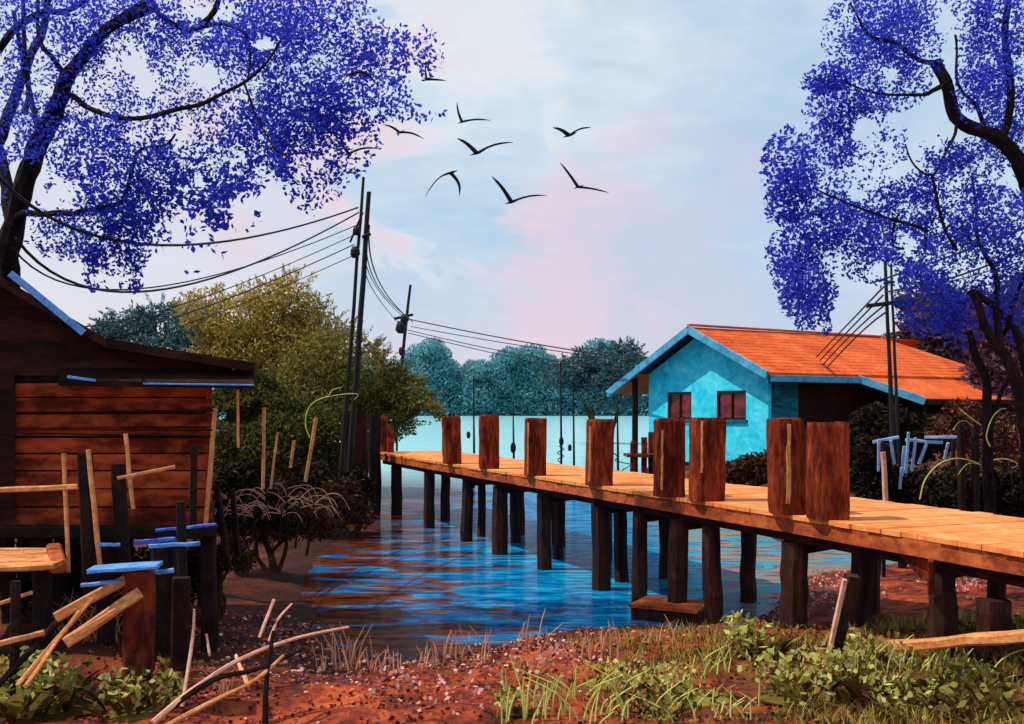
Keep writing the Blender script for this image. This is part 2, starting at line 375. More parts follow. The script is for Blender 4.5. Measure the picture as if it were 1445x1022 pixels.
def axis(lo, hi, fine_lo, fine_hi, fine, grow):
    a = list(np.arange(fine_lo, fine_hi, fine)); s = fine
    while a[-1] < hi: s *= grow; a.append(a[-1] + s)
    s = fine
    while a[0] > lo: s *= grow; a.insert(0, a[0] - s)
    return np.array(a)
xs = axis(-900, 900, -9, 12, .16, 1.13); ys = axis(1.0, 130, 5, 27, .16, 1.10)
XX, YY = np.meshgrid(xs, ys); ZZ = land(XX, YY)
mb = MB(); nx, ny = len(xs), len(ys)
mb.v = list(zip(XX.ravel().tolist(), YY.ravel().tolist(), ZZ.ravel().tolist()))
mb.f = [(j * nx + i, j * nx + i + 1, (j + 1) * nx + i + 1, (j + 1) * nx + i) for j in range(ny - 1) for i in range(nx - 1)]
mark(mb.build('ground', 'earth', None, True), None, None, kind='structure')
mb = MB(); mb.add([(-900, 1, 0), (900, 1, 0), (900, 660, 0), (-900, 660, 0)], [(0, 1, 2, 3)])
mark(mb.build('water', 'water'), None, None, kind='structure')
# far shore: a low green rise beyond the lagoon
mb = MB(); rows = []
for i in range(81):
    x = -900 + 1800 * i / 80; h = 9 + 7 * noise.noise(Vector((x * .008, 3, 0)))
    rows.append([(x, 600, -.5), (x, 606, 1.5), (x, 640, h * .6), (x, 720, h), (x, 1200, h * .8)])
for i in range(80):
    for j in range(4):
        mb.add([rows[i][j], rows[i + 1][j], rows[i + 1][j + 1], rows[i][j + 1]], [(0, 1, 2, 3)])
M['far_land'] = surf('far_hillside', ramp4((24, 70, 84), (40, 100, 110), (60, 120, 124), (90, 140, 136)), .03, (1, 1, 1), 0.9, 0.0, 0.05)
mark(mb.build('far_shore', 'far_land', None, True), None, None, kind='structure')

# ------------------------------------------------------------------ the pier
ZD = H - 1.2
cy = np.array([3, 6, 8.28, 9.7, 10.5, 11.6, 12.8, 15.7, 18.3, 22.4, 29.0]); cx = np.array([6.3, 5.2, 4.35, 3.93, 3.6, 3.15, 2.68, 1.6, .5, -1.5, -3.9])
pf = np.polyfit(cy, cx, 3)
def edge(y): return Vector((float(np.polyval(pf, y)), y, 0))
def edge_n(y):
    t = edge(y + .05) - edge(y - .05); t.normalize(); return Vector((t.y, -t.x, 0))     # towards the back of the deck
def y_at_px(px):
    lo, hi = 4.0, 30.0
    for _ in range(50):
        mid = (lo + hi) / 2
        if CXP + F * edge(mid).x / mid > px: lo = mid
        else: hi = mid
    return lo
DW = 2.25
pier = thing('wooden_pier', (edge(14).x, 14, 0), 'long orange plank pier on dark piles with thick timber bollards along its edge', 'pier')
mb = MB(); y = 4.2
while y < 29.2:
    w = random.uniform(.2, .27); y2 = y + w; g = .004
    o0, o1 = random.uniform(-.015, .012), random.uniform(-.05, .05); dz = random.uniform(-.003, .003); tl = random.uniform(-.002, .002)
    a, b_ = edge(y + g), edge(y2 - g); na, nb = edge_n(y), edge_n(y2)
    q = [a + na * o0, b_ + nb * o0, b_ + nb * (DW + o1), a + na * (DW + o1)]
    mb.hexa([Vector((p.x, p.y, ZD - .05 + dz)) for p in (q[0], q[3], q[2], q[1])] + [Vector((p.x, p.y, ZD + dz + (tl if k in (0, 3) else -tl))) for k, p in enumerate((q[0], q[3], q[2], q[1]))])
    y = y2
mb.build('deck', 'deck', pier)
def run(mb, off, z0, w, h, y0=4.3, y1=29, n=24, jit=.006):
    rings = []
    for i in range(n + 1):
        yy = y0 + (y1 - y0) * i / n; e = edge(yy); nn = edge_n(yy)
        rings.append([Vector((e.x, e.y, 0)) + nn * (off + a + random.uniform(-jit, jit)) + Vector((0, 0, z0 + b2 + random.uniform(-jit, jit))) for a, b2 in ((0, 0), (w, 0), (w, h), (0, h))])
    mb.loft(rings)
mb = MB(); run(mb, .02, ZD - .22, .09, .165); mb.build('edge_beam', 'edge', pier)
mb = MB(); run(mb, DW - .1, ZD - .22, .09, .165); mb.build('edge_beam', 'edge', pier)
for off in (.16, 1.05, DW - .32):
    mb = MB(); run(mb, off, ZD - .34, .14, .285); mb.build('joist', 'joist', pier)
# piles: photo column, width in metres, extra depth under the deck
for px, w, rowoff, dpx in ((545, .34, .3, 0), (590, .3, .3, 0), (640, .3, .35, 0), (690, .36, .25, 0), (750, .3, .25, 0), (828, .34, .25, 0), (883, .26, .25, 0), (935, .3, .28, 0), (978, .27, .28, 0), (1097, .34, .25, 0), (1271, .24, .5, 0), (1303, .27, .22, 0), (1470, .3, .3, 0)):
    yy = y_at_px(px); e = edge(yy) + edge_n(yy) * rowoff
    zb = min(gz(e.x, e.y) - .3, -.5) if gz(e.x, e.y) < 0 else gz(e.x, e.y) - .3
    w *= .93; mb = MB(); mb.timber((e.x + random.uniform(-.09, .09), e.y, zb), (e.x, e.y, ZD - .35), w, w, (0, 1, 0), 7, .012, .3, .92); mb.build('pile', 'pile', pier)
    if px in (640, 690, 750, 828, 883, 935, 1097, 1271):
        e2 = edge(yy + .5) + edge_n(yy + .5) * (DW - .4)
        zb = min(gz(e2.x, e2.y) - .3, -.5)
        mb = MB(); mb.timber((e2.x, e2.y, zb), (e2.x, e2.y, ZD - .35), w * .85, w * .85, (0, 1, 0), 6, .012, .3, .92); mb.build('pile', 'pile', pier)
        mb = MB(); mb.timber(e + Vector((0, 0, ZD - .43)), e2 + Vector((0, 0, ZD - .43)), .16, .16, (0, 0, 1), 3, .008); mb.build('cross_beam', 'joist', pier)
for px, w, ro in ((568, .26, 1.2), (615, .24, 1.7), (628, .2, .9), (655, .24, 1.2), (668, .18, 1.9), (718, .2, 1.1), (808, .24, .9), (1120, .26, 1.0)):
    yy = y_at_px(px); e = edge(yy) + edge_n(yy) * ro
    mb = MB(); mb.timber((e.x + random.uniform(-.1, .1), e.y, min(gz(e.x, e.y) - .3, -.3)), (e.x, e.y, ZD - .35), w, w, (0, 1, 0), 7, .012, .3, .92); mb.build('pile', 'pile', pier)
# two thick old piles at the far end that rise above the deck
for px, yb, w, top, mt in ((500, 27.2, .7, 580, 'joist'), (529, 28.0, .34, 586, 'bark')):
    p = at(px, top, yb); mb = MB(); mb.timber((p.x, p.y, -.5), p, w, w, (0, 1, 0), 7, .02, .25); mb.build('end_pile', mt, pier)
for px, yb, w, top in ((541, 29.0, .22, 587), (551, 28.7, .2, 602)):
    p = at(px, top, yb); mb = MB(); mb.timber((p.x, p.y, ZD), p, w, w, (0, 1, 0), 5, .015, .25); mb.build('end_post', 'red_wood', pier)
# bollards
for px, base, w in ((638, 655, .46), (690, 662, .45), (755, 672, .43), (845, 686, .46), (944, 702, .44), (997, 708, .475), (1111, 727, .42), (1168, 735, .44)):
    Yb = F * 1.2 / (base - HZ) + .2; x = (px - CXP) / F * Yb
    rot = math.atan2(edge_n(Yb).y, edge_n(Yb).x) * .35
    mb = MB(); lean = random.uniform(-.03, .03)
    hgt = 1.08 + random.uniform(-.03, .03)
    up = Vector((-math.sin(rot), math.cos(rot), 0))
    rings = []
    for i, t in enumerate((0, .12, .3, .5, .7, .88, .965, 1.0)):
        k = 1 + .02 * math.sin(i * 2.1 + px); k *= (.93 if t == 1 else 1)
        ring = []
        for j in range(20):
            a = 2 * math.pi * j / 20; c_, s_ = math.cos(a), math.sin(a)
            rr = w * .465 * (abs(c_) ** 3.6 + abs(s_) ** 3.6) ** (-1 / 3.6) * k * (1 + random.uniform(-.012, .012))
            ring.append(Vector((x + lean * t + rr * math.cos(a + rot), Yb + rr * math.sin(a + rot), ZD + .003 + hgt * t + (random.uniform(-.01, .01) if t > .9 else 0))))
        rings.append(ring)
    mb.loft(rings); bo = mb.build('bollard', 'bollard', pier)
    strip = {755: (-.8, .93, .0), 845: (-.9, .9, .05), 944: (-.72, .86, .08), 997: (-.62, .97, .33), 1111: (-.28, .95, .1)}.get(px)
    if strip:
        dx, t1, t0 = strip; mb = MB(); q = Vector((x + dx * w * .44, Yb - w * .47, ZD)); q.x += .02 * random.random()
        mb.timber(q + Vector((0, 0, .02 + t0 * hgt)), q + Vector((.012, 0, t1 * hgt)), .032 if px != 1111 else .055, .02, (0, 1, 0), 7, .006, .3, .8); mb.build('highlight_strip', 'ochre_wood', bo)  # pale strip stands for the bollard's lit edge, a painted highlight
# knee brace, sill and short stub under the near end
yy = y_at_px(1303); yl = y_at_px(1262); e = edge(yy) + edge_n(yy) * .12; el = edge(yl) + edge_n(yl) * .06
mb = MB(); mb.prism([Vector((el.x, el.y, ZD - .225)), Vector((e.x, e.y, ZD - .225)), Vector((e.x, e.y, ZD - .46)), e.lerp(el, .35) + Vector((0, 0, ZD - .46))], edge_n(yy) * .14); mb.build('knee_brace', 'red_wood', pier)
mb = MB(); mb.timber(e + Vector((-.05, -.06, ZD - .55)), edge(yy - .12) - edge_n(yy) * .03 + Vector((0, 0, ZD - .22)), .05, .07, (0, 0, 1), 3, .004); mb.build('knee_brace', 'red_wood', pier)
p0 = at(1258, 911, 9.55); p1 = at(1500, 894, 8.2)
mb = MB(); mb.timber(p0, p1, .2, .1, (0, 0, 1), 6, .01); mb.build('sill_beam', 'ochre_wood', pier)
p0 = at(1402, 846, 9.0); p1 = at(1402, 900, 9.0)
mb = MB(); mb.timber(p1, p0, .26, .22, (0, 1, 0), 3, .01); mb.build('stub_post', 'pile', pier)
# footing of two piles
fp = thing('pile_footing', (2.25, 14.1, 0), 'low square timber footing box around two pier piles at the waterline', 'footing')
mb = MB(); mb.box((2.28, 14.15, .02), .95, .75, .30, R(-28)); mb.build('box_frame', 'pile', fp)
mb = MB(); mb.box((2.28, 14.15, .195), 1.0, .80, .045, R(-28)); mb.build('lid', 'edge', fp)

# ------------------------------------------------------------------ the blue house
HC = Vector((9.3, 36.0, 0)); U = Vector((math.cos(R(30)), math.sin(R(30)), 0)); V = Vector((-U.y, U.x, 0))
HW, HL, ZB, ZE, ZR = 7.0, 12.2, 0.9, 4.57, 6.15
def hp(u, v, z): return HC + U * u + V * v + Vector((0, 0, z))
house = thing('blue_house', hp(0, HW / 2, ZB), 'turquoise waterside house with orange roof and two dark square windows', 'house')
def wall_panel(mb, pts, nrm, th=.14): mb.prism(pts, nrm * -th)
# front gable wall, built round its two window openings
win = [(4.25, 5.75), (1.15, 2.75)]           # v ranges, seen left and right
wz0, wz1 = 2.62, 3.72
mb = MB()
def fr(v0, v1, z0, z1): mb.hexa([hp(0, v0, z0), hp(.15, v0, z0), hp(.15, v1, z0), hp(0, v1, z0), hp(0, v0, z1), hp(.15, v0, z1), hp(.15, v1, z1), hp(0, v1, z1)])
fr(0, HW, ZB, wz0); fr(0, 1.15, wz0, wz1); fr(2.75, 4.25, wz0, wz1); fr(5.75, HW, wz0, wz1); fr(0, HW, wz1, ZE)
mb.prism([hp(0, 0, ZE), hp(0, HW, ZE), hp(0, HW / 2, ZR - .02)], U * .15)
mb.build('front_wall', 'cyan_wall', house)
for v0, v1 in win:
    mb = MB()
    for a, b2, c_, d in ((v0, v1, wz0, wz0 + .07), (v0, v1, wz1 - .07, wz1), (v0, v0 + .07, wz0 + .07, wz1 - .07), (v1 - .07, v1, wz0 + .07, wz1 - .07), ((v0 + v1) / 2 - .03, (v0 + v1) / 2 + .03, wz0 + .07, wz1 - .07)):
        mb.hexa([hp(.03, a, c_), hp(.12, a, c_), hp(.12, b2, c_), hp(.03, b2, c_), hp(.03, a, d), hp(.12, a, d), hp(.12, b2, d), hp(.03, b2, d)])
    wn = mb.build('window', 'dark_wood', house)
    mb = MB(); mb.hexa([hp(.09, v0 + .06, wz0 + .06), hp(.11, v0 + .06, wz0 + .06), hp(.11, v1 - .06, wz0 + .06), hp(.09, v1 - .06, wz0 + .06), hp(.09, v0 + .06, wz1 - .06), hp(.11, v0 + .06, wz1 - .06), hp(.11, v1 - .06, wz1 - .06), hp(.09, v1 - .06, wz1 - .06)])
    mb.build('pane', 'window_dark', wn)
    mb = MB(); mb.hexa([hp(-.1, v0 - .1, wz0 - .09), hp(.03, v0 - .1, wz0 - .09), hp(.03, v1 + .1, wz0 - .09), hp(-.1, v1 + .1, wz0 - .09), hp(-.1, v0 - .1, wz0), hp(.03, v0 - .1, wz0), hp(.03, v1 + .1, wz0), hp(-.1, v1 + .1, wz0)])
    mb.build('sill', 'teal_wall', wn)
# side walls and back
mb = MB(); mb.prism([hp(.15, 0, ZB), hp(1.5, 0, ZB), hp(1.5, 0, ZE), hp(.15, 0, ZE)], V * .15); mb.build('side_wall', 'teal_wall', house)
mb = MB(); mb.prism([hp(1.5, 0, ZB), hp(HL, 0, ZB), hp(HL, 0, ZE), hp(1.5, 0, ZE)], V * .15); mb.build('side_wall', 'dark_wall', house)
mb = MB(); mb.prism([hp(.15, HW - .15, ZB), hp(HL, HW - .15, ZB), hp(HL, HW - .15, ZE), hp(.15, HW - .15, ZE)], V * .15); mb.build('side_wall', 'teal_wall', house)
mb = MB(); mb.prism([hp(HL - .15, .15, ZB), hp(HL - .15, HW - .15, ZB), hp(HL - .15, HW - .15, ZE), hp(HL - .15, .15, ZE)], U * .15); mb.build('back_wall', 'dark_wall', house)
# roof: right slope facing the pier, left slope, hip at the far end, catslide over the side
sl = (ZR - ZE) / (HW / 2); OV = .75
def rz(v): return ZR - abs(v - HW / 2) * sl
f0, rl, he = -.75, 10.2, HL + .8
rt = .07
mb = MB()
# courses of tiles as shallow steps on the right slope
N = 14
for i in range(N):
    t0, t1 = i / N, (i + 1) / N
    va, vb = HW / 2 - t0 * (HW / 2 + OV), HW / 2 - t1 * (HW / 2 + OV)
    ua, ub = rl + (he - rl) * t0, rl + (he - rl) * t1
    za, zb_ = rz(va) + rt, rz(vb) + rt + .012
    mb.hexa([hp(f0, va, za - .06), hp(f0, vb, zb_ - .1), hp(ub, vb, zb_ - .1), hp(ua, va, za - .06), hp(f0, va, za), hp(f0, vb, zb_), hp(ub, vb, zb_), hp(ua, va, za)])
roofo = mb.build('roof', 'roof', house)
mb = MB()
for i in range(N):
    t0, t1 = i / N, (i + 1) / N
    va, vb = HW / 2 + t0 * (HW / 2 + 1.9), HW / 2 + t1 * (HW / 2 + 1.9)
    za, zb_ = rz(va) + rt, rz(vb) + rt + .012
    mb.hexa([hp(f0, va, za - .06), hp(he, va, za - .06), hp(he, vb, zb_ - .1), hp(f0, vb, zb_ - .1), hp(f0, va, za), hp(rl + (he - rl) * t0, va, za), hp(rl + (he - rl) * t1, vb, zb_), hp(f0, vb, zb_)])
mb.build('roof', 'roof', house)
mb = MB(); zl = rz(-OV) + rt
mb.prism([hp(rl, HW / 2, ZR + rt - .01), hp(he, -OV, zl), hp(he, HW + OV, zl)], (0, 0, -.08)); mb.build('hip_end', 'roof', house)
# catslide roof over the far part of the side
mb = MB(); zc = zl - .9
mb.slab([hp(3.9, -OV + .15, zl - .02), hp(5.2, -OV - 1.9, zc), hp(he + 2.2, -OV - 1.9, zc), hp(he, -OV + .15, zl - .02)], .1); mb.build('catslide_roof', 'roof', house)
mb = MB(); mb.timber(hp(5.15, -OV - 1.93, zc - .12), hp(he + 2.2, -OV - 1.93, zc - .12), .08, .2); mb.build('fascia', 'dark_wood', house)
mb = MB(); mb.timber(hp(3.85, -OV + .1, zl - .12), hp(5.15, -OV - 1.93, zc - .1), .1, .3); mb.build('fascia', 'barge', house)
mb = MB(); mb.timber(hp(f0 + .1, -OV - .04, zl - .2), hp(3.9, -OV - .04, zl - .2), .07, .24); mb.build('fascia', 'barge', house)
for u in (5.4, 9.0, he + 1.8):
    mb = MB(); p = hp(u, -OV - 1.7, 0); mb.timber((p.x, p.y, ZB - .2), (p.x, p.y, zc - .15), .16, .16, (0, 1, 0)); mb.build('porch_post', 'dark_wood', house)
# barge boards
for v_end in (-OV, HW + 1.9):
    mb = MB(); mb.timber(hp(f0 - .05, HW / 2, ZR + rt - .11), hp(f0 - .05, v_end, rz(v_end) + rt - .09), .08, .30, (0, 0, 1), 3); mb.build('barge_board', 'barge', house)
mb = MB(); mb.timber(hp(f0 - .1, HW / 2 - .1, ZR + rt + .07), hp(rl, HW / 2, ZR + rt + .04), .22, .08); mb.build('ridge_cap', 'roof', house)
# soffit under the gable and the veranda at the left
for v_end in (0, HW):
    mb = MB(); mb.slab([hp(f0, HW / 2, ZR - .03), hp(0, HW / 2, ZR - .03), hp(0, v_end, ZE - .03), hp(f0, v_end, ZE - .03)], .04); mb.build('soffit', 'dark_wood', house)
pv = hp(-.35, HW + .5, 0)
mb = MB(); mb.timber((pv.x, pv.y, .2), (pv.x, pv.y, rz(HW + .5) - .05), .24, .24, (0, 1, 0)); mb.build('veranda_post', 'dark_wood', house)
mb = MB(); mb.slab([hp(1.5, HW, 4.3), hp(8, HW, 4.3), hp(8, HW + 2.4, 3.75), hp(1.5, HW + 2.4, 3.75)], .16); mb.build('veranda_roof', 'barge', house)
for u in (2, 7.5):
    mb = MB(); p = hp(u, HW + 2.0, 0); mb.timber((p.x, p.y, -.5), (p.x, p.y, 3.7), .2, .2, (0, 1, 0)); mb.build('veranda_post', 'dark_wood', house)
mb = MB(); mb.prism([hp(.05, -.05, ZB - .5), hp(.05, HW + .1, ZB - .5), hp(.05, HW + .1, ZB), hp(.05, -.05, ZB)], U * (HL - .1)); mb.build('plinth', 'joist', house)

# rusty landing stage left of the house
ls = thing('landing_stage', (4.75, 35.5, 0), 'small rust red landing stage on posts in the water left of the house', 'landing stage')
for dx, dy in ((-.42, 0), (0.0, .2), (.42, .1), (-.3, .8), (.35, .9)):
    mb = MB(); mb.timber((4.75 + dx, 35.5 + dy, -.4), (4.75 + dx, 35.5 + dy, 2.0 + dx * .5), .2, .2, (0, 1, 0), 5, .02); mb.build('post', 'red_wood', ls)
mb = MB(); mb.box((4.75, 35.9, 1.35), 1.3, 1.3, .1); mb.build('platform', 'red_wood', ls)

# ------------------------------------------------------------------ the stilt hut at the left
HO = Vector((-3.47, 11.5, 0)); HA = Vector((.957, .29, 0)); HB = Vector((-.29, .957, 0))
def hut(px, py, off=0.0):
    """point on the hut's front plane (moved off metres towards the viewer) seen at a photo pixel"""
    d = Vector(((px - CXP) / F, 1, -(py - HZ) / F)); o = HO - HB * off
    t = o.dot(HB) / d.dot(HB); p = d * t
    return Vector((p.x, p.y, H + p.z))
hutr = thing('stilt_hut', hut(150, 745) - Vector((0, 0, 1.3)), 'dark weathered stilt hut with orange brown board walls and low eaves', 'hut')
mb = MB(); py = 540; lines = [540, 561, 583, 603, 617, 640, 664, 690, 716, 745]
for a, b2 in zip(lines[:-1], lines[1:]):
    j = random.uniform(-.012, .012); sk = random.uniform(-1.5, 1.5)
    q = [hut(-120, b2 - 1.2 + sk), hut(300 + random.uniform(-2, 1), b2 - 1.2), hut(300, a + 1.2), hut(-120, a + 1.2 + sk)]
    q = [p - HB * j for p in q]; mb.prism(q, HB * .05)
mb.build('front_wall', 'hut_wall', hutr)
mb = MB(); mb.prism([hut(-120, 744, -.06), hut(299, 744, -.06), hut(299, 500, -.06), hut(-120, 500, -.06)], HB * .05); mb.build('wall_lining', 'dark_wood', hutr)
mb = MB(); q = hut(299, 744, -.02); q2 = hut(299, 520, -.02); mb.prism([q, q + HB * 3.0, q2 + HB * 3.0, q2], HA * -.06); mb.build('side_wall', 'hut_wall', hutr)
# roof profile
prof = [(-160, 296), (150, 478), (358, 512)]
g = [hut(*prof[0], .02), hut(*prof[1], .02), hut(352, 514, .02), hut(352, 530, .02), hut(-160, 530, .02)]
mb = MB(); mb.prism([p for p in g], HB * .05); mb.build('gable', 'hut_dark', hutr)
for (a, b2), nm in (((prof[0], prof[1]), 'main_roof'), ((prof[1], prof[2]), 'lean_to_roof')):
    p, q = hut(*a, .35), hut(*b2, .35)
    mb = MB(); mb.slab([p, q, q + HB * 3.6, p + HB * 3.6], .1); mb.build(nm, 'hut_dark', hutr)
mb = MB(); mb.timber(hut(14, 386, .4), hut(118, 470, .4), .03, .075, (0, 0, 1), 3, .003); mb.build('barge_board', 'blue_paint', hutr)  # roof edge's blue highlight put into a thin strip
# pent eave over the wall
pe = thing
mb = MB(); a, b2 = hut(85, 519, .02), hut(358, 521, .02); c_, d = hut(358, 541, .5), hut(82, 537, .5)
mb.slab([a, b2, c_, d], .06); ev = mb.build('pent_eave', 'hut_dark', hutr)
mb = MB(); mb.timber(hut(95, 532, .52), hut(135, 537, .52), .02, .03); mb.build('edge_highlight', 'blue_paint', ev)  # thin blue strips paint the highlight along the eave edge
mb = MB(); mb.timber(hut(202, 541.5, .52), hut(358, 543.5, .52), .02, .02); mb.build('edge_highlight', 'blue_paint', ev)
mb = MB(); mb.timber(hut(330, 522, .2), hut(330, 511, .2), .04, .04); mb.build('rafter_end', 'blue_paint', hutr)
mb = MB(); mb.timber(hut(355, 541, .1), hut(355, 512, .1), .09, .12); mb.build('rafter_end', 'dark_wood', hutr)
# corner trim, plank battens, dark doorway
mb = MB(); mb.timber(hut(290, 742, .06), hut(304, 576, .06), .045, .05, (0, 1, 0), 4, .004); mb.build('corner_post', 'ochre_wood', hutr)
for a, b2, c_ in ((582, 580, 0), (605, 607, 0), (610, 616, 0)):
    mb = MB(); mb.timber(hut(-60, a, .07), hut(302, b2, .07), .03, .018, (0, 0, 1), 5, .004); mb.build('batten', 'dark_wood', hutr)
mb = MB(); mb.prism([hut(-120, 742, .08), hut(20, 735, .08), hut(21, 526, .08), hut(-120, 520, .08)], HB * .04); mb.build('door', 'hut_dark', hutr)
mb = MB(); mb.timber(hut(-150, 752, .12), hut(306, 750, .12), .2, .14, (0, 0, 1), 5, .008); mb.build('floor_beam', 'dark_wood', hutr)
mb = MB(); q = hut(303, 752, .1); q0 = hut(-150, 752, .1); mb.prism([q, q0, q0 + HB * 3.1, q + HB * 3.1], (0, 0, .06)); mb.build('floor', 'dark_wood', hutr)
for px in (-30, 60, 150, 225, 293):
    for dep in (0, 1.5, 2.9):
        p = hut(px, 758, -.05) + HB * dep
        mb = MB(); mb.timber((p.x + random.uniform(-.06, .06), p.y, gz(p.x, p.y) - .3), p, .17, .17, (0, 1, 0), 5, .015); mb.build('stilt', 'dark_wood', hutr)
# brush and shade under the hut
# ------------------------------------------------------------------ sticks, planks and posts
def stick(name, mat, label, cat, pts, w, group=None, h=None, seg=4, jit=.004):
    """pts: list of (px, py, Y); a bent pole or plank of width w metres"""
    mb = MB(); P = [at(*p) for p in pts]
    if len(P) == 2: mb.timber(P[0], P[1], w, h or w, (0, 1, 0), seg, jit, .2)
    else:
        sp = smooth_path(P, 4); mb.tube(sp, [w / 2 * (1 - .5 * i / len(sp)) for i in range(len(sp))], 6, .1)
    return single(mb, name, mat, label, cat, group)
G = 'bare poles standing in front of the hut'
def ybase(px, py): # depth of a point that stands on the land at this pixel
    Y = 9.0
    for _ in range(30):
        x = (px - CXP) / F * Y; Y = .5 * Y + .5 * (H - gz(x, Y)) * F / (py - HZ)
    return Y
PO = [
 ('ochre_wood', 'thin pale pole crossed by a rail in front of the hut door', (90, 640, 9.8), (97, 808, 9.7), .035),
 ('dark_wood', 'dark post with a lit pale pole beside it below the hut wall', (120, 640, 9.9), (128, 835, 9.9), .13),
 ('ochre_wood', 'slanted pale pole leaning on the wide dark post by the hut', (125, 634, 9.75), (141, 800, 9.7), .04),
 ('dark_wood', 'tall dark post under the middle of the hut wall', (166, 655, 10.0), (176, 800, 10.0), .12),
 ('ochre_wood', 'pale upright pole crossed by a short slanting rail on the hut wall', (177, 612, 9.9), (188, 718, 9.9), .035),
 ('dark_wood', 'short dark post near the right end of the hut wall', (274, 628, 10.7), (272, 760, 10.7), .07),
 ('dark_wood', 'dark stake with blue rags tied across it', (255, 708, 9.6), (258, 830, 9.6), .08),
 ('dark_wood', 'leaning dark stake on the bank just right of the hut', (306, 690, 11.8), (322, 800, 11.8), .07),
 ('dark_wood', 'second leaning dark stake on the bank right of the hut', (328, 690, 12.2), (336, 785, 12.2), .06),
 ('ochre_wood', 'thin pole hanging under the right eave of the hut', (335, 550, 11.4), (336, 632, 11.4), .03),
 ('ochre_wood', 'upright pale pole on the bank before the olive trees', (373, 575, 15), (371, 690, 15), .045),
 ('ochre_wood', 'slanting pale twig right of the upright pole on the bank', (392, 610, 15.5), (382, 690, 15.5), .035),
 ('ochre_wood', 'leaning pale pole topped by a curl of lime grass', (446, 590, 18), (431, 680, 18), .06),
 ('ochre_wood', 'short pale pole stub between two bank poles', (415, 622, 18), (410, 660, 18), .05)]
for mt, lb, a, b2, w in PO:
    stick('bank_pole', mt, lb, 'pole', [a, b2], w, G)
stick('fence_rail', 'ochre_wood', 'long bare rail running level from the left edge past the hut door', 'rail', [(-60, 694, 9.6), (109, 687, 9.65)], .05)
stick('fence_rail', 'ochre_wood', 'short bare rail slanting up to the right across the hut wall', 'rail', [(165, 675, 9.8), (247, 659, 10.0)], .035)
# plank landing at the left edge
jl = thing('plank_landing', at(20, 880, 9.2), 'sunlit plank landing on dark posts at the left edge', 'landing stage')
mb = MB()
for i in range(4):
    a, b2 = at(-70, 803 - i * 6, 9.0 + i * .27), at(76 + random.uniform(-3, 6), 797 - i * 6, 9.1 + i * .27); mb.timber(a, b2, .24, .05, (0, 0, 1), 4, .006)
mb.build('deck', 'ochre_wood', jl)
mb = MB(); mb.timber(at(-60, 777, 9.9), at(73, 777, 9.95), .05, .05); mb.build('rail', 'ochre_wood', jl)
for px in (-20, 62):
    mb = MB(); p = at(px, 806, 9.3); mb.timber((p.x, p.y, gz(p.x, p.y) - .2), p, .12, .12, (0, 1, 0), 4, .01); mb.build('post', 'dark_wood', jl)
mb = MB(); mb.timber(at(82, 800, 9.2), at(76, 775, 9.9), .14, .12); mb.build('end_block', 'edge', jl)
# mooring post with blue boards and leaning planks
mp_ = thing('mooring_post', at(193, 930, 8.9), 'thick rust brown mooring post carrying pale blue boards', 'post')
mb = MB(); p = at(196, 804, 8.95); mb.timber((p.x + .02, p.y, gz(p.x, p.y) - .25), p, .24, .24, (0, 1, 0), 6, .012, .2); mb.build('shaft', 'red_wood', mp_)
mb = MB(); mb.timber(at(128, 804, 8.75), at(226, 797, 8.85), .3, .035, (0, 0, 1), 4, .006); mb.build('board', 'blue_paint', mp_)
mb = MB(); mb.timber(at(115, 826, 8.8), at(172, 820, 8.85), .06, .03, (0, 0, 1), 3, .004); mb.build('board', 'blue_paint', mp_)
for lb, a, b2, w, nm in (
  ('blue slat laid across the stakes behind the mooring post', (190, 766, 9.55), (248, 761, 9.6), .045, 'deep_blue'),
  ('pale blue slat running right from behind the mooring post', (210, 771, 9.5), (282, 767, 9.55), .04, 'blue_paint'),
  ('thin indigo slat tied high on the dark stake under the hut', (220, 749, 9.75), (305, 740, 9.75), .03, 'deep_blue'),
  ('short blue slat right of the mooring post top', (216, 808, 9.0), (245, 805, 9.0), .04, 'blue_paint'),
  ('small blue slat on the rail end beside the leaning pole', (140, 768, 9.7), (169, 769, 9.7), .035, 'blue_paint')):
    stick('painted_slat', nm, lb, 'slat', [a, b2], w, 'blue slats tied to the stakes', h=.03)
# heavy dark posts
for lb, px, top, bot, Y, w, mt in (
  ('thick black post standing right of the mooring post', 256, 815, 945, 9.2, .15, 'joist'),
  ('black post in deep shade just behind the mooring post', 232, 770, 930, 9.7, .22, 'dark_wood'),
  ('tilted dark post rising through the lime plants at the left edge', 22, 820, 985, 8.6, .07, 'dark_wood')):
    stick('old_post', mt, lb, 'post', [(px, top, Y), (px - 2, bot, Y)], w, 'old posts on the left bank')
PL = [('wide bare plank leaning up against the mooring post', (78, 872, 8.6), (196, 808, 8.95), .075, .09),
      ('broad bare plank lying below the leaning one', (92, 908, 8.45), (198, 836, 8.8), .07, .10),
      ('narrow bare batten alongside the broad lower plank', (104, 898, 8.4), (180, 852, 8.7), .035, .05),
      ('long thin pole running from the lime plants up to the post', (24, 968, 8.2), (130, 845, 8.7), .03, .035),
      ('second thin pole beside the long one above the lime plants', (36, 968, 8.15), (112, 862, 8.6), .028, .03),
      ('short bare rail sloping out of the left edge at knee height', (-20, 914, 8.4), (63, 892, 8.6), .05, .045),
      ('slim bare rail sloping out of the left edge above the other', (-20, 858, 8.8), (46, 836, 9.0), .035, .035)]
for lb, a, b2, w, h in PL:
    stick('leaning_plank', 'ochre_wood', lb, 'plank', [a, b2], h, 'bare planks leaning at the left', h=w)
stick('dark_pole', 'dark_wood', 'long black pole slanting over the lime plants at the left', 'pole', [(-10, 975, 8.3), (100, 858, 8.9)], .05)
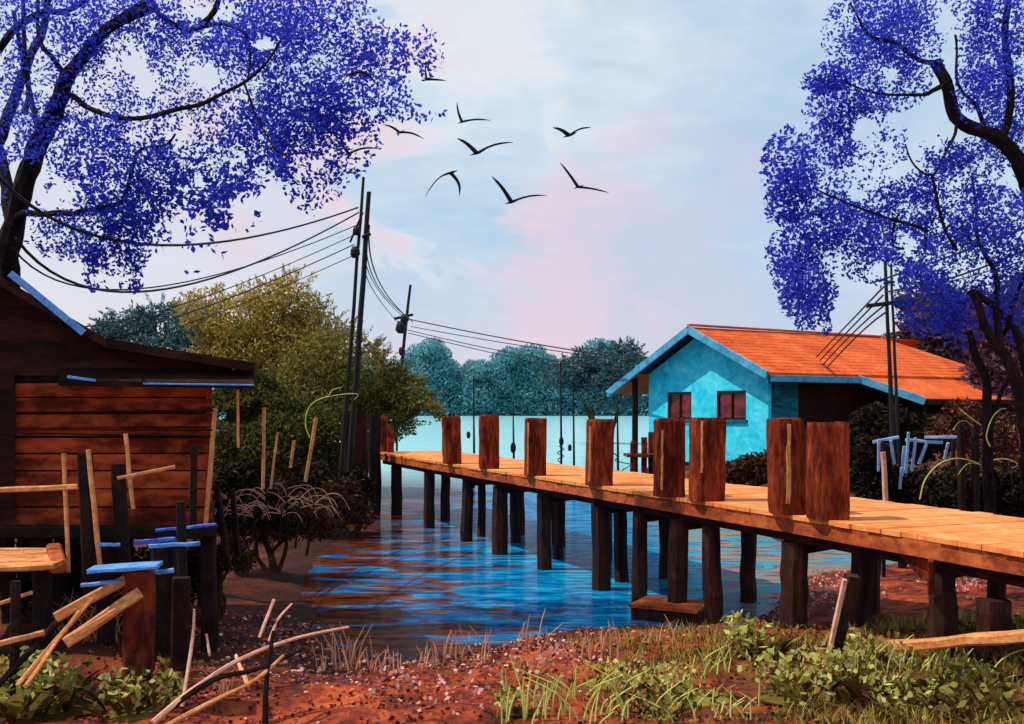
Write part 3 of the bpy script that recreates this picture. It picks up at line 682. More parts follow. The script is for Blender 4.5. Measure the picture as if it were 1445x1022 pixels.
# foreground reeds and branches, lower left
FG = [('pink_wood', 'tall bare reed stalk rising left of the big curved branch', [(257, 997, 8.3), (272, 900, 8.5), (274, 860, 8.5)], .035),
      ('pink_wood', 'long pale curved branch arching up from the bottom edge', [(215, 1020, 7.9), (270, 975, 8.2), (340, 930, 8.6), (420, 900, 9.0), (492, 885, 9.2)], .05),
      ('ochre_wood', 'second pale branch arching below the long curved one', [(225, 1030, 7.8), (300, 990, 8.1), (360, 960, 8.3), (400, 925, 8.6)], .045),
      ('dark_wood', 'black forked branch bending right beside the pale one', [(225, 1010, 8.0), (300, 960, 8.3), (360, 945, 8.6), (430, 915, 8.9)], .06),
      ('dark_wood', 'upright black stake standing in the pebbles', [(374, 1030, 8.3), (376, 960, 8.4), (386, 890, 8.5)], .055),
      ('pink_wood', 'pale reed tip bending right above the black stake', [(380, 905, 8.6), (392, 875, 8.7), (412, 852, 8.8)], .03),
      ('pink_wood', 'short slanting reed on the dark bank', [(366, 900, 9.5), (387, 846, 9.7)], .03),
      ('pink_wood', 'reed stub leaning left near the curved branch', [(333, 925, 9.0), (350, 968, 8.6)], .03),
      ('pink_wood', 'tiny reed stub on the dark bank left of the branch', [(291, 895, 9.2), (296, 926, 9.1)], .02)]
for mt, lb, pts, w in FG:
    stick('dry_branch', mt, lb, 'branch', pts, w, 'bare branches and stalks in the foreground')
# leaning plank post on the near bank
lp = thing('leaning_post', at(1175, 960, 9.0), 'split grey brown post leaning right out of the bushes before the pier', 'post')
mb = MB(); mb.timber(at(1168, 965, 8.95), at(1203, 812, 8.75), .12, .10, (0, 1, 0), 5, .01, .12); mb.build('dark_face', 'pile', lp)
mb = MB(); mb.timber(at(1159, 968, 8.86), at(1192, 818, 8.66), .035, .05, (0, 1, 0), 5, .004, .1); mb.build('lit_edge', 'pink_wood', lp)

# ------------------------------------------------------------------ poles and cables
def pole(name, top, bot, r, label, extras=(), group=None):
    t = thing(name, at(*bot), label, 'utility pole', group)
    mb = MB(); a, b2 = at(*bot), at(*top); n = 8
    mb.tube([a.lerp(b2, i / n) + Vector((random.uniform(-.01, .01), 0, 0)) for i in range(n + 1)], [r * (1.15 - .5 * i / n) for i in range(n + 1)], 8, .06); mb.build('shaft', 'black', t)
    for kind, pts, w in extras:
        mb = MB()
        if kind == 'insulator':
            c_ = at(*pts); mb.ball(c_, w, 1.4, 8, .15)
        else: mb.timber(at(*pts[0]), at(*pts[1]), w, w)
        mb.build(kind, 'black', t)
    return t
PG = 'utility poles around the lagoon'
pole('utility_pole', (513, 250, 26), (476, 735, 26), .06, 'slimmer left pole of the tall leaning pair on the left bank', [('insulator', (503, 326, 25.9), .1), ('insulator', (501, 356, 25.9), .13), ('cross_arm', ((494, 342, 25.9), (512, 300, 25.9)), .05)], PG)
pole('utility_pole', (521, 271, 26.3), (488, 740, 26.3), .095, 'thicker right pole of the tall leaning pair on the left bank', [('cross_arm', ((511, 335, 26.2), (523, 330, 26.2)), .08)], PG)
pole('utility_pole', (579, 402, 55), (556, 615, 55), .11, 'distant slim pole with dangling insulators above the olive trees', [('cross_arm', ((556, 450, 54.9), (583, 444, 54.9)), .14), ('insulator', (566, 462, 54.8), .3), ('insulator', (571, 450, 54.8), .22), ('insulator', (567, 496, 54.9), .2), ('insulator', (564, 535, 54.9), .18)], PG)
pole('utility_pole', (1249, 368, 23), (1264, 720, 23), .055, 'left pole of the slim pair before the orange roof', [('cross_arm', ((1223, 432, 22.9), (1286, 424, 22.9)), .09), ('insulator', (1276, 426, 22.8), .15), ('insulator', (1268, 427, 22.8), .12)], PG)
pole('utility_pole', (1257, 372, 23.4), (1272, 722, 23.4), .04, 'thinner right pole of the pair before the orange roof', [('cross_arm', ((1247, 400, 23.3), (1262, 398, 23.3)), .06)], PG)
def cable(a, mid, b2, r, label, grp):
    """a hanging cable through three points"""
    A, C_, B_ = at(*a), at(*mid), at(*b2)
    pts = []
    tm = 0.5
    ctrl = (C_ - A * .25 - B_ * .25) / .5
    for i in range(25):
        t = i / 24; pts.append(A * (1 - t) ** 2 + ctrl * 2 * t * (1 - t) + B_ * t * t)
    mb = MB(); mb.tube(pts, r, 5); return single(mb, 'power_cable', 'black', label, 'cable', grp)
g1 = 'cables from the tall pole pair to the left'
cable((-20, 228, 9.5), (255, 346, 16.5), (505, 293, 26), .022, 'uppermost thick cable sagging from the left edge to the tall poles', g1)
cable((22, 336, 11.5), (255, 404, 18), (506, 300, 26), .02, 'thicker of the two cables that sag deepest to the left tree', g1)
cable((18, 350, 11.6), (240, 402, 18), (503, 318, 26), .013, 'thinner of the two cables that sag deepest to the left tree', g1)
cable((92, 464, 13.0), (300, 415, 20), (504, 330, 26), .011, 'upper of the three thin cables reaching the hut roof', g1)
cable((125, 474, 13.0), (310, 426, 20), (500, 345, 26), .014, 'middle of the three thin cables reaching the hut roof', g1)
cable((158, 482, 13.0), (320, 437, 20), (500, 360, 26), .011, 'lowest of the three thin cables reaching the hut roof', g1)
g2 = 'cables between the tall poles and the distant pole'
cable((521, 318, 26.2), (539, 405, 40), (583, 455, 55), .025, 'rightmost cable dropping from the tall poles to the distant pole', g2)
cable((518, 325, 26.2), (534, 405, 40), (578, 450, 55), .02, 'second cable from the right dropping to the distant pole', g2)
cable((516, 330, 26.2), (528, 400, 40), (570, 448, 55), .018, 'third cable from the right dropping to the distant pole', g2)
cable((513, 368, 26.2), (530, 415, 40), (564, 458, 55), .018, 'leftmost and lowest cable dropping to the distant pole', g2)
g3 = 'cables from the distant pole to the blue house'
cable((574, 450, 55), (730, 481, 48), (895, 507, 40.5), .03, 'topmost cable running from the distant pole to the house gable', g3)
cable((580, 461, 55), (730, 487, 48), (898, 511, 40.5), .022, 'second cable down running from the distant pole to the house', g3)
cable((572, 465, 55), (730, 500, 48), (885, 523, 40.6), .022, 'third cable down running from the distant pole to the house', g3)
cable((576, 470, 55), (730, 506, 48), (900, 540, 42), .022, 'lowest cable running from the distant pole to the house veranda', g3)
g4 = 'cables from the slim pole pair to the right'
cable((1228, 400, 22.9), (1340, 362, 19), (1480, 308, 15), .022, 'highest cable rising from the slim poles to the right edge', g4)
cable((1250, 412, 22.9), (1350, 390, 19), (1480, 336, 15), .02, 'second highest cable rising from the slim poles to the right edge', g4)
cable((1255, 414, 22.9), (1350, 395, 19), (1480, 356, 15), .012, 'third cable down rising from the slim poles to the right edge', g4)
cable((1276, 424, 22.9), (1370, 407, 19), (1480, 384, 15), .012, 'lowest cable rising from the slim poles to the right edge', g4)
g5 = 'cables from the slim pole pair down to the house roof'
for k, lb in enumerate(('upper left cable slanting down from the slim poles to the roof eave', 'second cable slanting down from the slim poles to the roof eave', 'third cable slanting down from the slim poles to the roof eave', 'lower right cable slanting down from the slim poles to the roof eave')):
    cable((1247 - k * 1 + (k > 1) * 6, 405 + k * 12, 23), (1200 + k * 3, 454 + k * 7, 29), (1152 + k * 5, 504 + k * 5, 37.7), .024, lb, g5)

# fishing stakes with floats in the lagoon
def stake(px, top, bot, Y, label, floats=(), coil=None):
    t = thing('fishing_stake', at(px, bot, Y), label, 'stake', 'thin stakes standing in the lagoon')
    mb = MB(); b2 = at(px + 1, bot, Y); mb.tube([(b2.x, b2.y, -.4), b2, at(px, top, Y)], [.028 * Y / 22, .028 * Y / 22, .014 * Y / 22], 6); mb.build('pole', 'black', t)
    for fx, fy, fr in floats:
        mb = MB(); mb.ball(at(fx, fy, Y - .06), fr, 2.0, 7); mb.build('float', 'black', t)
    if coil:
        mb = MB(); pts = [at(*c, Y - .05) for c in coil]; mb.tube(smooth_path(pts, 4), .012 * Y / 22, 5); mb.build('rope', 'black', t)
stake(791, 510, 628, 36, 'tall stake with a float and a zigzag rope left of the fourth bollard', [(792, 623, .09), (791, 515, .05)], [(788, 630), (796, 634), (786, 639), (796, 644), (787, 648), (791, 653)])
stake(809, 529, 655, 34, 'tall bare stake just left of the fourth bollard', [(804, 632, .07)])
stake(871, 558, 643, 33, 'stake with a trailing squiggle of rope right of the fourth bollard', [], [(866, 640), (872, 645), (868, 650), (878, 653), (890, 656), (878, 664), (884, 669), (896, 673)])
stake(668, 531, 632, 38, 'stake between the first and second bollards', [(661, 614, .08)])
stake(724, 577, 640, 36, 'short stake with a dark float left of the third bollard', [(724, 632, .11)])
stake(559, 580, 622, 40, 'short stake near the far end of the pier', [(558, 618, .08)])

# ------------------------------------------------------------------ trees
def branch_tree(name, label, loc, stems, crowns, leafm, holes, barkm, Yc, lsize, seed, thr=-.36, lean=None, group=None, jitY=1.6, slim=.7):
    t = thing(name, loc, label, 'tree', group)
    for k, (pts, r0, r1) in enumerate(stems):
        mb = MB(); P = smooth_path([at(*p) for p in pts], 5); n = len(P)
        P = [p + Vector((noise.noise(p * 2.1), noise.noise(p * 1.7 + Vector((5, 0, 0))), noise.noise(p * 1.9 + Vector((0, 7, 0))))) * (.04 + r0 * .15) for p in P]
        mb.tube(P, [slim * (r0 + (r1 - r0) * (i / (n - 1)) ** .8) for i in range(n)], 8, .12)
        mb.build('trunk' if k < 2 else 'branch', barkm, t, False)
    mb = MB()
    for cxx, cyy, rx, ry, n, sz in crowns:
        Yk = Yc + random.uniform(-jitY, jitY) * .5; c_ = at(cxx, cyy, Yk); s_ = Yk / F
        P = cloud(int(n), c_, (rx * s_, max(rx, ry) * s_ * .75, ry * s_), .1)
        P = gaps(P, 1.25, thr, seed); P = gaps(P, 3.4, -.3, seed)
        if holes:
            keep = np.ones(len(P), bool)
            for hx, hy, hrx, hry in holes:
                px_ = CXP + F * P[:, 0] / P[:, 1]; py_ = HZ - F * (P[:, 2] - H) / P[:, 1]
                wob = 1 + .4 * np.sin(P[:, 0] * 7 + 2 * np.sin(P[:, 2] * 5)) + rng.normal(size=len(P)) * .28 - .15
                keep &= ((px_ - hx) / hrx) ** 2 + ((py_ - hy) / hry) ** 2 > wob
            P = P[keep]
        leaves(mb, P, lsize * sz, lsize * sz * .62, lean)
    mb.build('crown', leafm, t)
    return t

LY = 14.0
lt_stems = [
 ([(-14, 700, 15.0), (2, 480, 15), (12, 390, 14.8), (20, 329, 14.6), (33, 267, 14.4), (53, 205, 14.2), (82, 156, 14), (95, 115, 13.8), (119, 70, 13.7), (150, 45, 13.5), (210, 12, 13.3)], .30, .09),
 ([(20, 329, 14.6), (2, 215, 15), (14, 160, 15.2), (36, 100, 15.4), (60, 40, 15.6), (70, -30, 15.6)], .16, .07),
 ([(82, 156, 14), (99, 136, 13.8), (127, 152, 13.6), (181, 168, 13.4), (263, 150, 13.2), (304, 140, 13), (345, 117, 12.9), (374, 90, 12.8), (395, 58, 12.7)], .07, .02),
 ([(150, 45, 13.5), (205, 0, 13.6), (222, 20, 13.6), (259, 41, 13.5), (288, 39, 13.4), (316, 35, 13.3), (349, 55, 13.2), (351, 111, 13.1)], .07, .02),
 ([(280, 39, 13.4), (304, 16, 13.4), (310, -10, 13.4)], .06, .05),
 ([(22, 310, 14.5), (41, 302, 14.2), (99, 304, 13.9), (115, 296, 13.8), (173, 284, 13.6), (193, 218, 13.4), (230, 205, 13.2), (245, 190, 13.2)], .08, .02),
 ([(-10, 75, 14), (33, 33, 14), (62, 14, 14), (86, 14, 14), (111, 6, 14), (140, -15, 14)], .08, .05),
 ([(18, 15, 14.4), (40, 120, 14.4), (55, 190, 14.2), (53, 205, 14.2)], .04, .07),
 ([(33, -10, 14.8), (34, 70, 14.8), (42, 120, 14.8), (36, 160, 14.6)], .04, .06),
 ([(52, -10, 13.8), (58, 60, 13.8), (75, 85, 13.8), (95, 115, 13.8)], .03, .06),
 ([(345, 117, 12.9), (360, 160, 12.8), (385, 205, 12.7), (408, 220, 12.7)], .025, .012)]
K = 1.45
lt_crown = [(60, 60, 100, 85, 1500, .8), (20, 150, 70, 80, 700, .8), (170, 35, 100, 60, 2600, .85), (130, 120, 80, 60, 1000, .8), (330, 30, 130, 60, 2300, .9), (330, 110, 90, 60, 1000, .85), (440, 55, 110, 75, 3000, .95),
 (520, 80, 60, 50, 800, 1.0), (575, 75, 55, 40, 330, 1.1), (500, 135, 85, 40, 700, 1.05), (575, 155, 60, 14, 90, 1.1), (420, 150, 70, 55, 1100, 1.0), (440, 210, 65, 60, 1500, 1.1), (450, 265, 50, 42, 800, 1.15), (530, 185, 40, 22, 90, 1.15), (480, 200, 60, 55, 500, 1.1),
 (240, 120, 80, 55, 800, .8), (250, 200, 100, 60, 1200, .95), (170, 240, 85, 80, 2500, .95), (150, 170, 70, 50, 800, .85), (110, 300, 80, 60, 1200, .95), (160, 335, 55, 60, 1500, 1.0), (162, 385, 45, 40, 700, 1.1), (90, 330, 55, 40, 600, .95),
 (330, 220, 75, 60, 700, 1.2), (290, 280, 55, 50, 330, 1.5), (300, 250, 60, 70, 420, 1.35), (330, 290, 45, 40, 150, 1.5), (440, 285, 30, 26, 300, 1.1), (360, 60, 100, 50, 1000, .9), (60, 140, 60, 60, 900, .8), (215, 300, 40, 60, 500, 1.1), (285, 330, 45, 30, 60, 1.6), (300, 355, 25, 12, 8, 1.6), (270, 385, 20, 12, 6, 1.6), (390, 180, 70, 60, 800, 1.1), (50, 215, 60, 60, 900, .85), (20, 300, 40, 70, 600, .85), (10, 20, 60, 60, 500, .75)]
lt_crown = [(a, b2, c_, d, n * K, s_) for a, b2, c_, d, n, s_ in lt_crown]
lt_holes = [(192, 85, 20, 20), (292, 107, 30, 16), (88, 268, 22, 17), (300, 15, 45, 14), (205, 120, 14, 22), (10, 60, 14, 18), (345, 300, 30, 30), (12, 190, 10, 26), (250, 325, 12, 26), (375, 62, 22, 10)]
branch_tree('jacaranda_tree', 'dark trunked tree full of violet blue leaves rising behind the hut', at(-14, 760, 15), lt_stems, lt_crown, 'blue_leaf', lt_holes, 'bark', LY, .066, 3.1, -.2, group='violet blue trees framing the view')

RY = 13.2
rt_stems = [
 ([(1505, 770, 13.5), (1500, 600, 13.5), (1490, 400, 13.4), (1460, 290, 13.3), (1445, 254, 13.3), (1432, 218, 13.2), (1388, 188, 13.1), (1350, 160, 13), (1334, 118, 12.9), (1324, 85, 12.9)], .22, .10),
 ([(1462, 740, 12.9), (1452, 640, 12.9), (1440, 575, 12.9), (1423, 510, 12.9), (1406, 487, 12.9), (1386, 440, 12.9), (1368, 412, 12.9)], .17, .06),
 ([(1402, 740, 13.4), (1393, 633, 13.4), (1388, 533, 13.4), (1375, 490, 13.4), (1366, 467, 13.4)], .12, .06),
 ([(1411, 490, 12.9), (1411, 470, 12.9), (1406, 430, 13), (1402, 390, 13.1), (1383, 348, 13.2), (1378, 300, 13.3), (1372, 250, 13.3)], .09, .02),
 ([(1460, 560, 13), (1440, 490, 13), (1413, 440, 13), (1385, 420, 13), (1372, 412, 13)], .09, .05),
 ([(1406, 487, 13.1), (1420, 460, 13.1), (1432, 420, 13.1), (1450, 380, 13.1)], .06, .03),
 ([(1324, 88, 12.9), (1300, 82, 12.8), (1260, 62, 12.7), (1225, 48, 12.6), (1200, 5, 12.6)], .055, .018),
 ([(1332, 120, 12.9), (1316, 128, 12.8), (1300, 133, 12.7), (1240, 128, 12.6), (1190, 115, 12.5)], .055, .014),
 ([(1352, 166, 13), (1348, 190, 12.9), (1335, 215, 12.9), (1315, 250, 12.8), (1290, 232, 12.7), (1278, 205, 12.7)], .035, .014),
 ([(1315, 250, 12.8), (1322, 290, 12.8), (1335, 325, 12.8), (1352, 352, 12.8)], .03, .03),
 ([(1355, 318, 13), (1365, 335, 13), (1385, 348, 13.2)], .025, .04),
 ([(1305, 352, 12.7), (1308, 325, 12.7), (1300, 322, 12.7), (1255, 308, 12.6), (1195, 285, 12.5), (1150, 264, 12.4)], .045, .014),
 ([(1270, 300, 12.6), (1262, 320, 12.6), (1262, 345, 12.6), (1278, 352, 12.6)], .02, .02),
 ([(1388, 188, 13.1), (1378, 148, 13.1), (1372, 140, 13.1), (1350, 110, 13), (1348, 50, 13)], .05, .02),
 ([(1410, 200, 13.2), (1430, 150, 13.2), (1418, 60, 13.2), (1425, -20, 13.2)], .08, .06),
 ([(1395, 610, 13.4), (1410, 560, 13.4), (1430, 520, 13.3), (1440, 500, 13.3)], .05, .03)]
rt_crown = [(1205, 50, 45, 60, 800, .9), (1260, 30, 80, 55, 2000, .9), (1250, 75, 60, 45, 1000, .85), (1340, 40, 70, 55, 1600, .9), (1410, 60, 60, 75, 2300, .9), (1415, 150, 50, 60, 1800, .9), (1165, 112, 38, 22, 500, 1.0), (1145, 125, 20, 14, 90, 1.1),
 (1200, 140, 60, 45, 900, .9), (1255, 120, 60, 40, 900, .85), (1112, 235, 38, 58, 700, 1.1), (1130, 290, 52, 60, 1200, 1.1), (1165, 230, 50, 60, 800, .95), (1205, 200, 55, 60, 700, .95), (1240, 250, 70, 65, 1600, .95), (1190, 320, 70, 50, 1300, 1.0), (1140, 330, 50, 40, 900, 1.1),
 (1130, 395, 38, 50, 600, 1.1), (1150, 430, 26, 36, 280, 1.1), (1167, 458, 8, 16, 30, 1.1), (1310, 240, 60, 50, 1500, .9), (1365, 245, 60, 50, 1600, .9), (1425, 215, 40, 40, 900, .85), (1330, 310, 60, 45, 1100, .9), (1400, 310, 60, 50, 1300, .9), (1280, 370, 70, 40, 1400, .95), (1350, 385, 60, 45, 1200, .9), (1315, 430, 55, 50, 1300, .95), (1345, 470, 35, 40, 500, .95), (1425, 400, 40, 60, 800, .9), (1240, 330, 60, 40, 900, .95), (1225, 375, 40, 25, 300, 1.0), (1150, 365, 50, 50, 900, 1.05), (1120, 360, 40, 50, 700, 1.1), (1140, 410, 40, 60, 800, 1.1), (1400, 350, 60, 50, 1200, .9), (1430, 440, 40, 50, 500, .9), (1375, 440, 45, 40, 600, .9), (1300, 280, 50, 40, 700, .9), (1235, 205, 50, 40, 600, .9), (1290, 60, 50, 60, 900, .85), (1215, 290, 60, 50, 900, .95), (1260, 300, 60, 50, 900, .95), (1385, 120, 40, 60, 800, .85), (1430, 290, 30, 50, 700, .9), (1320, 370, 60, 50, 900, .95), (1180, 160, 50, 40, 500, .95)]
rt_crown = [(a, b2, c_, d, n * 1.2, s_) for a, b2, c_, d, n, s_ in rt_crown]
rt_holes = [(1318, 175, 26, 42), (1222, 190, 20, 26), (1335, 75, 10, 20), (1205, 275, 14, 10), (1280, 345, 20, 18), (1372, 165, 18, 15), (1425, 250, 20, 22), (1255, 105, 14, 12), (1240, 385, 30, 16)]
branch_tree('jacaranda_tree', 'many stemmed tree with violet blue leaves leaning in at the right edge', at(1480, 770, 13.3), rt_stems, rt_crown, 'blue_leaf', rt_holes, 'bark', RY, .060, 8.3, -.2, group='violet blue trees framing the view')

def bush(name, label, cat, px, py, Y, clumps, leafm, lsize, group=None, stems=3, barkm='brown_bark', thr=-.35, aspect=.4, lean=None):
    """a tree or shrub: clumps in photo pixels (cx, cy, rx, ry, n) round a stem that stands on the land at (px, Y)"""
    x = (px - CXP) / F * Y; zb = gz(x, Y)
    t = thing(name, (x, Y, zb), label, cat, group)
    zc = max(at(c_[0], c_[1], Y).z for c_ in clumps)
    for k in range(stems):
        c_ = clumps[k % len(clumps)]; tip = at(c_[0], c_[1], Y); b2 = Vector((x + random.uniform(-.1, .1) * Y * .02, Y, zb - .15))
        mid = b2.lerp(tip, .5) + Vector((random.uniform(-.02, .02) * Y, 0, 0)); r = max(.012, .0028 * Y) * (1.0 if k else 1.5)
        mb = MB(); mb.tube(smooth_path([b2, mid, tip], 4), [r * (1.1 - .8 * i / 8) for i in range(9)], 6, .1); mb.build('trunk' if cat == 'tree' else 'stem', barkm, t)
    mb = MB(); s_ = Y / F
    for cxx, cyy, rx, ry, n in clumps:
        c_ = at(cxx, cyy, Y + random.uniform(-1, 1) * rx * s_ * .4)
        P = cloud(int(n * (1.9 if cat == 'tree' else 1)), c_, (rx * s_, max(rx * .7, ry * .5) * s_, ry * s_), .3)
        P = P[P[:, 2] > zb - .05]
        P = gaps(P, 1.6 / (lsize * 8), thr, px * .1)
        leaves(mb, P, lsize, lsize * aspect, lean)
    if cat == 'tree':       # thin outer sprays that feather the outline
        for cxx, cyy, rx, ry, n in clumps:
            for _ in range(int(n / 55)):
                a = random.uniform(-.5, math.pi + .5); d = Vector((math.cos(a), random.uniform(-.5, .5), math.sin(a))).normalized()
                c_ = at(cxx + math.cos(a) * rx * .85, cyy - math.sin(a) * ry * .85, Y); m_ = 26; tt = rng.uniform(0, 1, m_)
                ln = random.uniform(.3, .62) * ry * s_
                P = np.array(c_) + np.array(d) * (tt * ln)[:, None] + rng.normal(size=(m_, 3)) * (lsize * .35 * (1.2 - tt))[:, None]
                leaves(mb, P, lsize * .9, lsize * .22, tuple(d))
    mb.build('crown' if cat == 'tree' else 'foliage', leafm, t)
    return t
GT = 'trees on the left bank'
bush('olive_tree', 'tall olive gold tree standing behind the hut roof end', 'tree', 390, 640, 37, [(400, 440, 55, 50, 2200), (350, 460, 60, 50, 2000), (385, 500, 95, 60, 4200), (330, 520, 60, 60, 2400), (440, 490, 60, 55, 2200), (290, 440, 40, 35, 600)], 'olive_leaf', .17, GT, 4, thr=-.3)
bush('olive_tree', 'broad green tree behind the tall leaning poles', 'tree', 470, 650, 35, [(470, 520, 75, 55, 3200), (520, 550, 60, 50, 2400), (560, 565, 50, 40, 1500), (440, 570, 80, 55, 3200), (520, 595, 70, 35, 1800), (590, 580, 40, 22, 600)], 'sage_leaf', .16, GT, 4, thr=-.3)
bush('shade_tree', 'low dark green tree filling the gap right of the hut', 'tree', 370, 690, 30, [(370, 590, 60, 50, 3000), (330, 620, 55, 60, 2600), (400, 630, 70, 50, 3000), (450, 620, 50, 45, 2000), (345, 560, 45, 45, 1800), (450, 660, 60, 30, 1600)], 'green_leaf', .16, GT, 4)
bush('grey_tree', 'blue green tree peeping over the hut roof', 'tree', 220, 640, 50, [(235, 460, 50, 35, 1500), (180, 465, 45, 30, 1100), (280, 470, 45, 40, 1300), (150, 475, 30, 18, 500), (230, 510, 90, 40, 2500)], 'blue_green_leaf', .22, GT, 3)
bush('dark_shrub', 'dark shrub at the foot of the leaning poles', 'shrub', 455, 740, 24, [(455, 690, 45, 40, 2200), (420, 700, 45, 35, 1700), (500, 700, 30, 40, 1400), (380, 705, 45, 30, 1500)], 'dark_leaf', .16, 'dark shrubs on the left bank', 3)
bush('dark_shrub', 'dark shrub on the bank just right of the hut corner', 'shrub', 345, 750, 17, [(340, 690, 45, 40, 1900), (375, 715, 40, 30, 1300), (310, 720, 30, 35, 1000)], 'dark_leaf', .12, 'dark shrubs on the left bank', 3)
bush('dark_shrub', 'black shrub added as dark backing beneath the hut', 'shrub', 150, 830, 13.6, [(60, 810, 90, 50, 1800), (180, 815, 80, 45, 1700), (260, 810, 40, 45, 1000), (120, 850, 120, 40, 1700)], 'dark_leaf', .11, 'dark shrubs on the left bank', 4)  # added to darken the open space behind the stilts
bush('undergrowth_shrub', 'brown tangled shrub behind the bare pale twigs', 'shrub', 390, 770, 17.5, [(340, 715, 45, 40, 1500), (400, 725, 55, 35, 1700), (440, 735, 45, 30, 1200), (370, 750, 50, 22, 900)], 'brown_leaf', .13, 'dark shrubs on the left bank', 4, aspect=.2)
bush('undergrowth_shrub', 'brown tangled shrub at the water edge under the pier end', 'shrub', 485, 745, 23, [(480, 705, 35, 38, 1300), (455, 722, 40, 28, 1000), (510, 722, 20, 26, 500)], 'brown_leaf', .15, 'dark shrubs on the left bank', 3, aspect=.2)
bush('undergrowth_shrub', 'low brown shrub hiding the right stilts of the hut', 'shrub', 305, 800, 13.2, [(300, 770, 30, 34, 800), (330, 785, 34, 24, 700), (280, 800, 40, 28, 800)], 'brown_leaf', .1, 'dark shrubs on the left bank', 3, aspect=.2)
# bare twig bush, pink twigs
tb = thing('twig_bush', at(390, 770, 14.2), 'bare bush of curved pale twigs on the dark bank', 'shrub')
for k in range(8):
    cxx = 325 + k * 17 + random.uniform(-5, 5); ty = random.uniform(682, 722); yb = random.uniform(752, 790); tip = at(cxx, ty, 14.3)
    mb = MB(); mb.tube(smooth_path([at(390 + (cxx - 390) * .8, yb, 14.3), at(390 + (cxx - 390) * .92, 742, 14.3), tip], 3), [.02, .019, .017, .015, .013, .012, .011], 5, .1); mb.build('stem', 'dark_wood', tb)
    for q in range(5):
        sgn = -1 if random.random() < (.75 if cxx < 385 else .25) else 1
        ln = random.uniform(20, 52); up = random.uniform(.1, .7); st = tip.lerp(at(390 + (cxx - 390) * .92, 742, 14.3), random.uniform(0, .55)); dz = s_unit = 14.3 / F
        a = Vector((sgn * ln * dz, random.uniform(-.15, .15), 0)); mb = MB()
        mb.tube(smooth_path([st, st + a * .4 + Vector((0, 0, ln * dz * up * .55)), st + a * .8 + Vector((0, 0, ln * dz * up * .45)), st + a * 1.05 + Vector((0, 0, ln * dz * (up * .3 - .35)))], 4), [.007, .007, .007, .007, .0065, .0065, .006, .006, .0055, .005, .0045, .004, .0035], 5); mb.build('twig', 'pink_wood', tb)

# far wood beyond the lagoon: one mass
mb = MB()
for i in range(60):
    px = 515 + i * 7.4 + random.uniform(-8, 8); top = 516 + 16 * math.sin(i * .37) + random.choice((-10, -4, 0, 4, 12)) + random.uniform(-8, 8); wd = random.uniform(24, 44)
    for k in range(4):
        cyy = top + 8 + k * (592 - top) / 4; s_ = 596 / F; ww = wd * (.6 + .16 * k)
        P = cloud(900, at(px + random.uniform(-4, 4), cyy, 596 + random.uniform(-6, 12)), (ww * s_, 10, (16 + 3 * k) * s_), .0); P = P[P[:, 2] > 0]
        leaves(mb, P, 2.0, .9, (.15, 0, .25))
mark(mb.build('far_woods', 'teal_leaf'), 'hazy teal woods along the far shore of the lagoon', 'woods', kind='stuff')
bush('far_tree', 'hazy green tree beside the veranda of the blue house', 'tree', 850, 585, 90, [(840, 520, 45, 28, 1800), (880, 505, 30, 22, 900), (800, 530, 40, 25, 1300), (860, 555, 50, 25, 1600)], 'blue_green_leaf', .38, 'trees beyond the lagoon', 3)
bush('far_tree', 'purple brown tree rising behind the right end of the orange roof', 'tree', 1330, 620, 62, [(1330, 470, 55, 60, 2500), (1300, 505, 50, 40, 1500), (1380, 510, 60, 55, 2500)], 'purple_leaf', .5, 'trees beyond the lagoon', 3)
bush('far_tree', 'red brown tree at the right edge behind the bare trunks', 'tree', 1420, 640, 40, [(1430, 470, 50, 60, 2600), (1430, 540, 60, 60, 2800), (1390, 575, 60, 35, 1500), (1470, 500, 50, 90, 2500)], 'purple_leaf', .32, 'trees beyond the lagoon', 3)
GR = 'dark shrubs behind the pier'
bush('dark_shrub', 'wide black shrub against the deck beneath the slim poles', 'shrub', 1270, 740, 17.5, [(1235, 680, 40, 40, 1500), (1280, 690, 50, 35, 1900), (1330, 690, 50, 35, 1900), (1230, 645, 25, 30, 700)], 'dark_leaf', .12, GR, 3, 'dark_wood')
bush('dark_shrub', 'wide black shrub below the bare trunks at the right', 'shrub', 1400, 750, 15.8, [(1370, 690, 50, 38, 2000), (1420, 695, 50, 38, 2200), (1460, 690, 50, 45, 2000), (1330, 710, 40, 22, 1000)], 'dark_leaf', .11, GR, 3, 'dark_wood')
bush('dark_shrub', 'olive black shrub in the shade of the house wall', 'shrub', 1200, 690, 27, [(1190, 630, 45, 30, 1400), (1245, 605, 55, 38, 1900), (1150, 640, 50, 34, 1400), (1210, 650, 60, 36, 1900), (1300, 620, 50, 38, 1500)], 'dark_leaf', .19, GR, 3, 'dark_wood')
bush('dark_shrub', 'brown shrub under the right corner of the turquoise wall', 'shrub', 1060, 690, 30, [(1070, 660, 40, 22, 1200), (1040, 668, 30, 18, 700), (1105, 655, 35, 28, 1000)], 'brown_leaf', .17, GR, 3)
bush('rust_shrub', 'rusty pink shrub in front of the roof end at the right', 'shrub', 1370, 690, 24, [(1360, 585, 34, 24, 900), (1335, 605, 30, 22, 600), (1395, 625, 40, 40, 1200), (1430, 625, 40, 45, 1400)], 'rust_leaf', .12, GR, 3)

